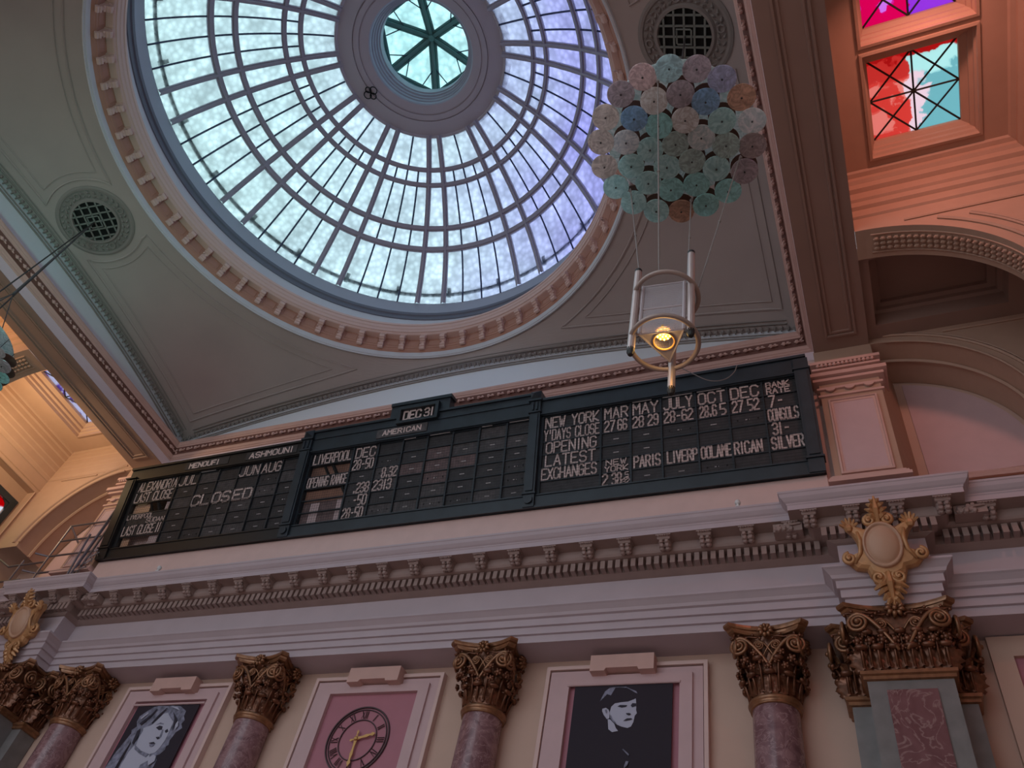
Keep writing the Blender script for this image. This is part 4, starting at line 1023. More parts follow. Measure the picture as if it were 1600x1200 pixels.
# ================================================================== WALL FITTINGS
# portraits are flat prints: each tone its own thin layer on the fabric
def banner(x0, x1, ztop, zbot, y, label, layers, loc_rings=True):
    r = thing('portrait_banner', label, 'banner', ((x0+x1)/2, y, zbot), 'portrait banners hanging between the columns')
    b = MB(); b.box(x0, x1, y, y+.02, zbot, ztop); obj('fabric', b, M['banner'], r)
    for i, (nm, mt, pts) in enumerate(layers):
        b = MB(); yy = y-.004-.0025*i
        b.prism([(x, yy, z) for x, z in pts], (0, .002, 0)); obj(nm, b, M[mt], r)
    b = MB(); b.tube([(x0-.16, y-.02, ztop+.02), (x1+.16, y-.02, ztop+.02)], .028, 8); obj('hanging_rod', b, M['wallpink'], r)
    return r
L2 = [('hair_highlight', 'p_mid', [(-5.13,10.22),(-5.04,10.44),(-4.95,10.51),(-4.82,10.53),(-4.91,10.35),(-4.99,10.38),(-5.08,10.28)]),
 ('hair_rim', 'p_mid', [(-4.95,10.53),(-4.61,10.525),(-4.39,10.42),(-4.36,10.37),(-4.41,10.39),(-4.59,10.505)]),
 ('face', 'p_white', [(-4.88,10.1),(-4.81,10.17),(-4.68,10.19),(-4.54,10.2),(-4.39,10.26),(-4.37,10.13),(-4.37,10.02),(-4.35,9.95),(-4.39,9.9),(-4.41,9.77),(-4.45,9.68),(-4.52,9.65),(-4.64,9.68),(-4.73,9.72),(-4.82,9.79),(-4.88,9.86),(-4.9,9.99)]),
 ('ear', 'p_white', [(-5.06,10.06),(-4.99,10.08),(-4.93,10.04),(-4.9,9.97),(-4.9,9.86),(-4.95,9.84),(-5.02,9.93),(-5.06,10.01)]),
 ('neck', 'p_white', [(-4.93,9.84),(-4.88,9.83),(-4.79,9.74),(-4.75,9.65),(-4.7,9.59),(-4.82,9.57),(-4.9,9.63)]),
 ('eye', 'p_dark', [(-4.75,10.10),(-4.70,10.13),(-4.55,10.12),(-4.57,10.09),(-4.66,10.07)]),
 ('eye', 'p_dark', [(-4.48,10.11),(-4.45,10.16),(-4.37,10.15),(-4.37,10.1),(-4.45,10.07)]),
 ('nose_shadow', 'p_dark', [(-4.57,9.95),(-4.5,9.95),(-4.46,9.93),(-4.5,9.9),(-4.55,9.92)]),
 ('mouth', 'p_dark', [(-4.61,9.79),(-4.54,9.84),(-4.45,9.84),(-4.43,9.82),(-4.5,9.80)]),
 ('inner_ear', 'p_mid', [(-5.0,10.02),(-4.97,10.04),(-4.95,9.99),(-4.97,9.95)]),
 ('cheek_shadow', 'p_mid', [(-4.88,9.86),(-4.82,9.79),(-4.73,9.72),(-4.76,9.76),(-4.83,9.84),(-4.87,9.92)]),
 ('brooch', 'p_mid', [(-4.59,9.215),(-4.57,9.225),(-4.45,9.12),(-4.46,9.09)]),
 ('brooch', 'p_mid', [(-4.5,8.99),(-4.45,8.98),(-4.47,8.91),(-4.53,8.85),(-4.53,8.9)])]
banner(-5.69, -3.66, 10.57, 5.2, 14.60, 'dark banner with a short-haired man in black looking right, between the two right columns', L2)
L1 = [('hair', 'p_mid', [(-17.21,10.08),(-17.21,10.22),(-17.03,10.37),(-16.9,10.46),(-16.74,10.49),(-16.47,10.475),(-16.27,10.48),(-16.04,10.46),(-15.79,10.33),(-15.77,10.19),(-15.68,10.08),(-15.73,9.99),(-15.64,9.88),(-15.77,9.77),(-15.84,9.57),(-15.80,9.46),(-15.86,9.43),(-15.84,9.34),(-15.93,9.23),(-16.02,9.2),(-15.93,9.09),(-15.93,8.94),(-15.98,8.5),(-16.1,8.0),(-17.0,8.0),(-17.0,8.91),(-17.01,9.5),(-17.14,9.68),(-17.23,9.86),(-17.12,9.95)]),
 ('arm', 'p_mid', [(-17.42,8.0),(-17.42,8.91),(-17.35,9.3),(-17.24,9.61),(-17.19,9.75),(-17.08,9.7),(-17.06,9.5),(-17.1,9.18),(-17.12,8.0)]),
 ('neck', 'p_white', [(-16.98,8.3),(-16.96,8.91),(-16.94,9.3),(-16.87,9.45),(-16.54,9.29),(-16.24,9.23),(-16.16,9.09),(-16.36,8.98),(-16.38,8.3)]),
 ('neck_shadow', 'p_mid', [(-16.84,9.44),(-16.56,9.33),(-16.24,9.23),(-16.30,9.15),(-16.56,9.24),(-16.80,9.36)]),
 ('face', 'p_white', [(-16.87,9.9),(-16.65,9.97),(-16.54,10.11),(-16.45,10.26),(-16.34,10.29),(-16.11,10.11),(-16.0,10.04),(-15.98,9.79),(-15.97,9.57),(-16.02,9.38),(-16.09,9.27),(-16.24,9.23),(-16.56,9.32),(-16.81,9.45),(-16.85,9.65),(-16.83,9.81)]),
 ('eye', 'p_dark', [(-16.47,9.9),(-16.38,9.95),(-16.27,9.93),(-16.24,9.84),(-16.33,9.83)]),
 ('eye', 'p_dark', [(-16.13,9.81),(-16.07,9.86),(-16.0,9.79),(-16.06,9.75)]),
 ('eyebrow', 'p_mid', [(-16.52,9.97),(-16.4,10.03),(-16.27,10.0),(-16.27,9.97),(-16.4,9.99)]),
 ('nose_shadow', 'p_dark', [(-16.31,9.65),(-16.2,9.66),(-16.16,9.61),(-16.22,9.59)]),
 ('nose_side', 'p_mid', [(-16.22,9.84),(-16.18,9.84),(-16.14,9.66),(-16.17,9.62),(-16.20,9.68)]),
 ('lips', 'p_dark', [(-16.43,9.5),(-16.29,9.53),(-16.2,9.48),(-16.33,9.475)]),
 ('lips', 'p_mid', [(-16.38,9.46),(-16.22,9.47),(-16.25,9.41),(-16.33,9.41)]),
 ('hair_shadow', 'p_dark', [(-17.06,10.01),(-16.83,10.24),(-16.74,10.4),(-16.71,10.38),(-16.79,10.19),(-16.98,9.97)]),
 ('hair_shadow', 'p_dark', [(-16.67,10.01),(-16.56,10.24),(-16.42,10.42),(-16.40,10.4),(-16.52,10.19),(-16.63,10.0)]),
 ('hair_shadow', 'p_dark', [(-16.16,10.31),(-15.90,10.1),(-15.88,9.88),(-15.88,9.79),(-15.99,10.1)]),
 ('hair_shadow', 'p_dark', [(-16.99,9.81),(-16.92,9.88),(-16.87,9.66),(-16.89,9.47),(-16.95,9.5)]),
 ('hair_highlight', 'p_white', [(-17.1,10.15),(-16.95,10.3),(-16.93,10.27),(-17.06,10.12)]),
 ('hair_highlight', 'p_white', [(-16.3,10.44),(-16.08,10.42),(-15.95,10.32),(-16.1,10.37)]),
 ('hair_highlight', 'p_white', [(-15.84,10.05),(-15.76,9.92),(-15.80,9.80),(-15.86,9.95)]),
 ('hand', 'p_white', [(-16.15,9.14),(-16.07,9.2),(-15.97,9.16),(-15.93,9.05),(-16.0,8.98),(-16.07,8.94),(-16.15,9.07)])]
banner(-17.44, -15.45, 10.50, 5.2, 14.60, 'dark banner with a curly-haired woman looking up, between the two left columns', L1)

# clock painted on the rose field
ckx, ckz, cky = -10.60, .441*S_+1.6, 14.66
clk = thing('wall_clock', 'large wall clock with roman numerals and gilt hands on the rose panel', 'clock', (ckx, cky, ckz))
for R0, rr_ in ((.76, .022), (.70, .014), (.46, .014)):
    b = MB(); b.tube([(ckx+R0*math.cos(t), cky, ckz+R0*math.sin(t)) for t in [2*PI*j/64 for j in range(64)]], rr_, 5, closed=True); obj('ring', b, M['clockline'], clk)
NUM = ['XII','I','II','III','IV','V','VI','VII','VIII','IX','X','XI']
for i, s in enumerate(NUM):
    b = MB(); an = R_(90-30*i); wds = {'I': .045, 'V': .09, 'X': .09}; tot = sum(wds[c_] for c_ in s); x = -tot/2
    rd = Vector((math.cos(an), 0, math.sin(an))); tg = Vector((math.sin(an), 0, -math.cos(an))); cc = Vector((ckx, cky, ckz)) + rd*.58
    def stroke(p, q, w_=.011):
        P_, Q_ = cc+tg*p[0]+rd*p[1], cc+tg*q[0]+rd*q[1]; b.tube([P_, Q_], w_, 4)
    for c_ in s:
        w_ = wds[c_]; h_ = .085
        if c_ == 'I': stroke((x+w_/2, -h_), (x+w_/2, h_))
        elif c_ == 'V': stroke((x+.01, h_), (x+w_/2, -h_)); stroke((x+w_-.01, h_), (x+w_/2, -h_), .006)
        else: stroke((x+.01, h_), (x+w_-.01, -h_)); stroke((x+w_-.01, h_), (x+.01, -h_), .006)
        x += w_
    obj('numeral', b, M['clockline'], clk)
def hand(ang, L_, tail, nm):
    b = MB(); d = Vector((math.cos(ang), 0, math.sin(ang))); t = Vector((-d.z, 0, d.x)); c_ = Vector((ckx, cky-.06, ckz))
    pr_ = [(-tail, .0), (-tail*.8, .03), (-tail*.5, .012), (0, .035), (L_*.35, .022), (L_*.55, .036), (L_*.74, .016), (L_*.86, .045), (L_, .0)]
    pts = [c_+d*x+t*w_ for x, w_ in pr_] + [c_+d*x-t*w_ for x, w_ in pr_[::-1][1:-1]]
    b.prism(pts, (0, .02, 0)); obj(nm, b, M['clockgold'], clk)
hand(R_(-90), .62, .20, 'minute_hand'); hand(R_(15), .46, .16, 'hour_hand')
b = MB(); b.ball((ckx, cky-.06, ckz), .05, seg=10, rings=6); obj('boss', b, M['clockgold'], clk)

# ================================================================== QUOTATION BOARDS
B0 = Vector((0, .748*S_, .7215*S_+1.6)); BV = Vector((0, (.705-.748)*S_, (.8925-.7215)*S_)); BV.normalize(); BN = Vector((0, -BV.z, BV.y))   # outward (towards the viewer, down)
def bp(x, v, n_=0.0): return Vector((x, 0, 0)) + B0 + BV*v + BN*n_
board = thing('quotation_board', 'long dark cotton-exchange quotation board in three framed sections, leaning over the cornice', 'board', (-10.5, .748*S_, .7215*S_+1.6))
def bbox(b, x0, x1, v0, v1, n0, n1, k=0):
    p = [bp(x, v, n_) for n_ in (n0, n1) for x, v in ((x0, v0), (x1, v0), (x1, v1), (x0, v1))]
    b.add(p, [(0,1,2,3)[::-1], (4,5,6,7), (0,1,5,4), (1,2,6,5), (2,3,7,6), (3,0,4,7)], k)
SECT = [('left', -20.85, -14.25, [-20.42,-18.80,-18.0,-17.24,-16.48,-15.68,-14.90,-14.22], 3.17, 'boardblk'),
        ('middle', -14.25, -7.10, [-13.90,-12.47,-11.66,-10.88,-10.12,-9.35,-8.56,-7.77,-7.10], 3.43, 'board'),
        ('right', -7.10, -.20, [-6.75,-5.19,-4.44,-3.68,-2.83,-2.07,-1.27,-.49], 3.20, 'board')]
V0, VP_ = .38, .381
def pmesh(w_, h_, kind):
    b = MB(); b.box(-w_/2, w_/2, 0, .02, -h_/2, h_/2, 0)
    if kind == 'dash': b.box(-.07, .07, -.006, .002, -.012, .012, 1)
    if kind == 'holes':
        b.box(-.05, .0, -.006, .002, -.014, .010, 1); b.box(.025, .045, -.006, .002, -.012, .004, 1)
        for x in (-w_*.3, .012, w_*.32): b.box(x-.018, x+.018, -.006, .002, -.02, .02, 2)
    return b
BM3 = Matrix(((1, 0, 0), (0, -BN.y, BV.y), (0, -BN.z, BV.z))).to_4x4()   # local y -> -BN (inwards), z -> BV
pcache = {}
HOLD = {'left': {(2,0),(5,0)}, 'middle': {(1,0),(3,0),(4,0),(5,0)}, 'right': set()}
rnd = random.Random(3)
for (nm, xa, xb, xc, vt, fm_) in SECT:
    b = MB(); bbox(b, xa, xb, .0, .38, -.14, .10); bbox(b, xa, xb, .0, .06, -.14, .14); bbox(b, xa, xb, .33, .36, .0, .13)
    bbox(b, xa, xb, 2.68, vt, -.14, .10); [bbox(b, p_, q_, vt-.07, vt, -.14, .16) for p_, q_ in (((xa, -11.12), (-9.83, xb)) if nm == 'middle' else ((xa, xb),))]; bbox(b, xa, xb, 2.70, 2.74, .0, .14); 
    if nm == 'middle':
        bbox(b, xa, xb, 3.12, 3.16, .0, .13); bbox(b, -11.42, -9.55, 3.40, 3.86, -.14, .12); bbox(b, -11.42, -9.5, 3.80, 3.90, -.14, .17)
    bbox(b, xa+.0, xc[0], .36, 2.7, -.14, .04)
    fr_ = obj('frame', b, M[fm_], board, label='%s section of the board frame' % nm)
    b = MB(); bbox(b, xa, xb, .2, vt-.1, -.60, -.55); obj('back_panel', b, M['boardblk'], board)
    b = MB()
    for x in xc: bbox(b, x-.022, x+.022, .36, 2.70, -.05, .035)
    for i in range(7): bbox(b, xc[0], xc[-1], V0+VP_*i-.012, V0+VP_*i+.012, -.05, .015)
    obj('glazing_grid', b, M['board'], fr_)
    for ri in range(6):
        vc = V0+VP_*(5-ri)+VP_/2
        for ci in range(len(xc)-1):
            if (ri, ci) in HOLD[nm]: continue
            w_ = xc[ci+1]-xc[ci]-.05; h_ = VP_-.03
            lettered = ci == 0 or (nm == 'right' and ri < 2) or (nm == 'right' and ri == 4)
            kd = 'plain' if lettered or ri == 0 else rnd.choice(['dash', 'holes', 'dash', 'plain'] if nm != 'middle' else ['dash', 'dash', 'dash', 'holes'])
            mt = 'plate' if lettered or nm == 'right' else rnd.choice(['plate', 'plate', 'plate2'])
            if nm == 'middle' and (ri, ci) in ((2,3),(2,4),(2,5),(1,4),(3,4)): mt = 'plate3'
            key = (round(w_, 2), kd, mt)
            if key not in pcache: pcache[key] = pmesh(w_, h_, kd).mesh('slat', [M[mt], M['dash'], M['black']])
            p = bp((xc[ci]+xc[ci+1])/2, vc, -.02 + rnd.uniform(-.008, .006))
            obj('slat', pcache[key], None, fr_, mw=Matrix.Translation(p) @ BM3 @ Matrix.Rotation(R_(rnd.uniform(-.6, .6)), 4, 'Y'))
    # struts, plus pale panels standing in for the lit wall behind open cells
    if nm != 'right':
        pieces = ([(-20.4, -19.75, 1.53, 1.9, 'cartoval'), (-20.4, -20.1, .38, .74, 'cartoval'), (-19.3, -18.82, .38, .74, 'litpink'), (-19.1, -18.82, 1.62, 1.88, 'litpink')] if nm == 'left' else
                  [(-13.88, -12.5, 1.90, 2.28, 'littan'), (-13.88, -12.5, 1.14, 1.52, 'littan'), (-13.88, -12.5, .38, 1.14, 'plate3'), (-13.6, -13.32, .38, 1.10, 'litpink'), (-12.75, -12.55, .38, 1.12, 'litpink')])
        for a0_, a1_, v0_, v1_, mk_ in pieces:
            o_ = .025 if mk_ == 'litpink' else 0
            b = MB(); bbox(b, a0_, a1_, v0_, v1_, -.14+o_, -.12+o_); obj('lit_wall_panel', b, M[mk_], fr_)
        b = MB(); b.tube([bp(xc[0]+.75, 2.25, -.09), bp(xc[0]+1.35, 1.3, -.09)], .05, 4); b.tube([bp(xc[0]+.45, 2.3, -.09), bp(xc[0]+.9, 1.55, -.09)], .04, 4); obj('brace', b, M['black'], fr_)
    b = MB(); x = xc[0]
    while x < xc[-1]: bbox(b, x-.002, x+.002, V0, 2.66, .038, .042); x += .078
    v = V0
    while v < 2.66: bbox(b, xc[0], xc[-1], v-.002, v+.002, .044, .048); v += .078
    obj('wire_screen', b, M['wire'], fr_, kind='stuff')
# uprights with capped heads
for x0_, x1_, vt in ((-20.88, -20.50, 2.72), (-14.25, -13.93, 3.44), (-7.09, -6.80, 3.44), (-.50, -.17, 3.08)):
    b = MB(); bbox(b, x0_, x1_, .02, vt, -.14, .17); bbox(b, x0_+.05, x1_-.05, .45, 2.7, .17, .20)
    bbox(b, x0_-.03, x1_+.03, 2.76, 2.80, -.1, .21); bbox(b, x0_-.03, x1_+.03, .36, .40, -.1, .21)
    po = obj('upright', b, M['board' if x0_ > -20 else 'boardblk'], board)
    if vt > 3.2:
        b = MB(); bbox(b, x0_-.04, x1_+.04, 3.12, 3.18, -.1, .23); c0 = [bp(x, v, .18) for x, v in ((x0_, 3.20), (x1_, 3.20), (x1_, 3.44), (x0_, 3.44))]; ap = bp((x0_+x1_)/2, 3.32, .30)
        b.add(c0+[ap], [(0,1,4),(1,2,4),(2,3,4),(3,0,4)])
        for xx in (x0_+.09, x1_-.09): bbox(b, xx-.02, xx+.02, 2.84, 3.08, .17, .21)
        obj('finial', b, M['board'], po)
        b = MB(); c_ = bp((x0_+x1_)/2, .20, .17); b.tube([c_, c_+BN*.05], .11, 12); obj('foot_boss', b, M['board'], po)
# date box
b = MB(); bbox(b, -11.12, -9.83, 3.12, 3.20, .10, .24); bbox(b, -11.12, -9.83, 3.58, 3.68, .10, .24); bbox(b, -11.12, -11.02, 3.2, 3.6, .10, .24); bbox(b, -9.93, -9.83, 3.2, 3.6, .10, .24)
dbx = obj('date_box', b, M['board'], board)
b = MB(); bbox(b, -11.05, -9.9, 3.18, 3.6, .10, .13); obj('date_panel', b, M['black'], dbx)
b = MB(); bbox(b, -11.75, -10.15, 2.80, 3.08, .10, .125); obj('name_plate', b, M['plate2'], board)
for x0_, x1_ in ((-18.6, -16.95), (-16.3, -14.45)):
    b = MB(); bbox(b, x0_, x1_, 2.80, 3.06, .10, .115); obj('name_plate', b, M['plate'], board)

# stroke lettering: condensed, square-cornered signwriter's capitals (grid 0..4 x 0..6)
GL = {'A':'00142640 1232|00264 0'}
GL = {
'A': ['00264 0', '1232'], 'B': ['0006364543330 3', '334241300 0'], 'C': ['4536160501103041'], 'D': ['000626444220 0'],
}
def P_(s): return [[(int(t[i]), int(t[i+1])) for i in range(0, len(t), 2)] for t in s.split()]
GLY = {k_: P_(v) for k_, v in {
'A': '002640 1232', 'B': '0006364544330333 33424130 3000', 'C': '453616050110304142', 'D': '00063645413000', 'E': '40000646 0333', 'F': '000646 0333',
'G': '4536160501103041432343'[:20] + '23', 'H': '0006 4046 0343', 'I': '2026', 'J': '4641301001', 'K': '0006 460240', 'L': '060040', 'M': '0006234640', 'N': '00064046',
'O': '103041453616050110', 'P': '0006364544330 3'.replace(' ', ''), 'R': '0006364544330 3'.replace(' ', '') + ' 2340', 'S': '453616050413334241301001', 'T': '0646 2620', 'U': '060110304146', 'V': '062046',
'W': '0610243046', 'X': '0046 0640', 'Y': '062346 2320', '-': '1333', "'": '2624', '.': '2021', '/': '0343',
'0': '103041453616050110', '1': '2026', '2': '050616364544010040', '3': '051636454433 1333 33424130 1001'.replace('1001', '301001'), '5': '4606033342413010', '6': '453616050110304142331302', '7': '064610', '8': '1030414233131201 10'.replace(' ', '') + ' 133344453616050413', '9': '011030414536160504134344'[:20]}.items()}
GLY['G'] = P_('453616050110304143 2343'); GLY['P'] = P_('0006364544330 3'.replace(' ', '')); GLY['R'] = GLY['P'] + P_('2340')
GLY['8'] = P_('10304142331301 ' .replace(' ', '') + '10') + P_('1333444536160504') + P_('0413'); GLY['9'] = P_('0110304145361605041343'); GLY['6'] = P_('4536160501103041423303')
GLY['3'] = P_('051636454433 1333 334241301001'); GLY['2'] = P_('0516364544010040')
def text(s, x0, x1, v0, v1, n_=.012, t=.022, parent=None, gap=.36, mt='letter', slope=0):
    parent = parent or board; t *= .92
    adv = [(.55 if c_ in "1I'." else (.7 if c_ in ' ' else 1)) for c_ in s]; tot = sum(adv) + gap*(len(s)-1); u = (x1-x0)/tot; x = x0; h = v1-v0
    b = MB()
    for c_, a_ in zip(s, adv):
        if c_ != ' ':
            w_ = u*a_
            for pl in GLY[c_]:
                for (ax, ay), (bx, by) in zip(pl[:-1], pl[1:]):
                    if c_ in "1I'.": A = Vector((x+w_/2, v0+h*ay/6)); B_ = Vector((x+w_/2, v0+h*by/6))
                    else: A = Vector((x+w_*ax/4, v0+h*ay/6)); B_ = Vector((x+w_*bx/4, v0+h*by/6))
                    d = (B_-A)
                    if d.length < 1e-6: continue
                    d.normalize(); q = Vector((-d.y, d.x))*t; e_ = d*t*.8
                    c4 = [A-e_-q, B_+e_-q, B_+e_+q, A-e_+q]
                    b.prism([bp(p.x, p.y, n_) for p in c4], -BN*.008)
        x += u*(a_+gap)
    return obj('lettering', b, M[mt], parent)
def row(r, lo=.04, hi=.345): v = V0+VP_*(5-r); return v+lo, v+hi
def T3(s, x0, x1, r, lo=.04, hi=.345, t=.022): v0, v1 = row(r, lo, hi); text(s, x0, x1, v0, v1, t=t)
T3('ALEXANDRIA', -20.38, -18.86, 0, t=.019); T3('JUL', -18.74, -18.08, 0); T3('LAST CLOSE', -20.38, -18.9, 1, t=.02)
T3('LIVERPOOL', -20.38, -19.35, 3, .20, .35, .014); T3('SUDAN', -19.55, -18.86, 3, .03, .17, .014)
T3('LAST CLOSE', -20.36, -19.12, 4, t=.02); T3('II', -19.03, -18.88, 4)
T3('CL', -17.98, -17.32, 2, .0, .34, .034); T3('OS', -17.18, -16.56, 2, .0, .34, .034); T3('ED', -16.42, -15.78, 2, .0, .34, .034)
T3('JUN', -16.44, -15.74, 0); T3('AUG', -15.62, -14.96, 0)
text('MENOUFI', -18.45, -17.32, 2.84, 3.00, .12, .019); text('ASHMOUNI', -16.15, -14.60, 2.84, 3.02, .12, .019)
T3('LIVERPOOL', -13.80, -12.55, 0); T3('DEC', -12.38, -11.76, 0); T3('28-50', -12.40, -11.76, 1); T3('OPENING RANGE', -13.82, -12.52, 2, t=.017)
T3('8.32', -11.40, -10.94, 2); T3('.238', -12.22, -11.74, 3); T3('2313', -11.60, -11.05, 3); T3('-50', -12.15, -11.74, 4); T3('28-50', -12.40, -11.78, 5)
text('AMERICAN', -11.55, -10.35, 2.87, 3.02, .13, .017); text('DEC', -10.96, -10.42, 3.285, 3.555, .14, .028); text('31', -10.30, -10.03, 3.285, 3.555, .14, .024)
T3('NEW YORK', -6.68, -5.27, 0); T3("Y'DAYS CLOSE", -6.70, -5.25, 1, t=.019); T3('OPENING', -6.62, -5.32, 2); T3('LATEST', -6.62, -5.34, 3); T3('EXCHANGES', -6.70, -5.30, 4, t=.021)
T3('MAR', -5.10, -4.52, 0); T3('27', -5.10, -4.85, 1); T3('66', -4.76, -4.54, 1); T3('NEW', -5.05, -4.56, 4, .21, .35, .015); T3('YORK', -5.08, -4.52, 4, .03, .17, .015)
T3('2', -5.13, -5.02, 5); T3('38', -4.90, -4.68, 5); T3('5', -4.58, -4.50, 5, .21, .34, .013); T3('-', -4.66, -4.44, 5, .10, .28, .009); T3('32', -4.65, -4.48, 5, .03, .16, .013)
T3('MAY', -4.37, -3.76, 0); T3('28', -4.38, -4.12, 1); T3('29', -4.00, -3.76, 1); T3('PARIS', -4.36, -3.74, 4)
T3('JULY', -3.60, -2.92, 0); T3('28-62', -3.60, -2.92, 1); T3('LIVERP', -3.56, -2.87, 4); T3('OCT', -2.76, -2.14, 0); T3('28.6', -2.74, -2.36, 1); T3('5', -2.26, -2.14, 1)
T3('OOLAME', -2.77, -2.10, 4); T3('DEC', -1.99, -1.36, 0); T3('27', -1.98, -1.74, 1); T3('52', -1.62, -1.38, 1); T3('RICAN', -2.02, -1.42, 4)
T3('BANK', -1.17, -.66, 0, .21, .35, .016); T3('RATE', -1.17, -.66, 0, .03, .17, .016); T3('7', -1.14, -1.02, 1); T3('-', -.96, -.84, 1); T3('CONSOLS', -1.20, -.55, 2, t=.02); T3('31', -1.14, -.95, 3); T3('-', -.90, -.78, 3); T3('SILVER', -1.20, -.53, 4)
for s_, x0_, x1_ in (('AMERICAN', -9.3, -8.6),): pass
b = MB()
for x0_, x1_ in ((-17.95, -17.4), (-10.85, -10.5), (-10.05, -9.45), (-8.5, -8.2), (-7.7, -7.15), (-4.38, -3.9), (-3.62, -2.9), (-2.78, -2.2)): bbox(b, x0_, x1_, 2.665, 2.683, .035, .05)
obj('edge_highlight', b, M['dash'], board, kind='stuff')

# small wall cameras on the cornice ledge
def ledge_cam(x, y, z, label):
    r = thing('security_camera', label, 'camera', (x, y, z))
    b = MB(); b.lathe((x, y, z), [(0, 0), (.06, 0), (.06, .03), (.03, .04), (.025, .10)], 10); obj('base', b, M['white'], r)
    b = MB(); b.lathe((x, y, z+.10), [(0, .10), (.05, .09), (.065, .04), (.05, 0), (0, -.01)], 10); obj('dome_head', b, M['white'], r, smooth=True)
ledge_cam(-2.0, 13.12, .668*S_+1.6, 'small white camera on the cornice ledge under the right board section')
ledge_cam(-17.72, 13.12, .668*S_+1.6, 'small white camera on the cornice ledge under the left board section')

# loose cable over the right board
b = MB(); p0 = U(-.38/1, 0, 0)
pts = [bp(-3.55, 3.75, .35), bp(-3.2, 3.35, .4), bp(-2.75, 2.95, .4), bp(-2.45, 2.75, .35), bp(-2.2, 2.70, .32), bp(-1.98, 2.76, .3), bp(-1.82, 2.95, .25), bp(-1.76, 3.15, .2), bp(-1.76, 3.22, .1)]
def smoothp(pts, n_=4):
    out = []
    for i in range(len(pts)-1):
        p0_, p1_, p2_, p3_ = pts[max(0, i-1)], pts[i], pts[i+1], pts[min(len(pts)-1, i+2)]
        for k_ in range(n_):
            t = k_/n_; out.append(.5*((2*p1_)+(-p0_+p2_)*t+(2*p0_-5*p1_+4*p2_-p3_)*t*t+(-p0_+3*p1_-3*p2_+p3_)*t**3))
    out.append(pts[-1]); return out
tag(obj('loose_cable', MB(), M['cable']), 'thin pale cable looping over the top edge of the right board section', 'cable')
o = bpy.data.objects['loose_cable']; mb = MB(); mb.tube(smoothp(pts), .012, 5); o.data = mb.mesh('loose_cable', M['cable'])

# ================================================================== SCAFFOLD AT THE LEFT
sc = thing('scaffold_rail', 'grey tubular scaffold guard rails on the cornice at the left of the boards', 'scaffold', (-22.5, 13.3, .668*S_+1.6))
def pole(p, q, nm='standard', r_=.032): b = MB(); b.tube([(a_[0], a_[1], a_[2]+1.6) for a_ in (p, q)], r_, 8); obj(nm, b, M['steel'], sc)
zl = 12.15
pole((-23.05, 13.3, zl), (-23.05, 13.3, 14.58)); pole((-21.45, 13.3, zl), (-21.45, 13.3, 14.75)); pole((-21.25, 13.3, zl), (-21.25, 13.3, 15.3)); pole((-21.10, 13.05, zl), (-21.1, 13.05, 15.2)); pole((-21.45, 13.05, 13.8), (-21.2, 13.05, zl))
pole((-24.1, 13.3, zl), (-24.1, 13.3, 13.3))
for z in (14.56, 13.93, 13.33, 12.68): pole((-23.1, 13.3, z), (-21.2, 13.3, z), 'rail')
pole((-23.05, 13.3, 13.33), (-23.3, 13.0, 13.25), 'rail'); pole((-23.05, 13.3, 12.68), (-23.3, 13.0, 12.6), 'rail')
pole((-24.6, 13.3, 13.10), (-23.1, 13.3, 13.12), 'rail'); pole((-24.6, 13.3, 13.10), (-25.6, 13.3, 13.6), 'rail'); pole((-25.6, 13.3, 12.5), (-23.6, 13.3, 12.5), 'rail')
pole((-23.05, 13.3, 14.56), (-22.1, 13.6, 13.6), 'brace')
for i in range(5):
    x0_ = -21.35+.09*i; pole((x0_, 13.2, 12.2+.25*i), (x0_+.3, 13.25, 12.45+.25*i), 'lattice_bar', .014); pole((x0_+.3, 13.2, 12.2+.2*i), (x0_, 13.25, 12.5+.2*i), 'lattice_bar', .014)
pole((-25.2, 13.2, 12.15), (-25.2, 13.2, 12.9)); pole((-24.75, 13.2, 12.15), (-24.75, 13.2, 12.75)); pole((-25.2, 13.2, 12.9), (-24.75, 13.2, 12.75), 'rail')

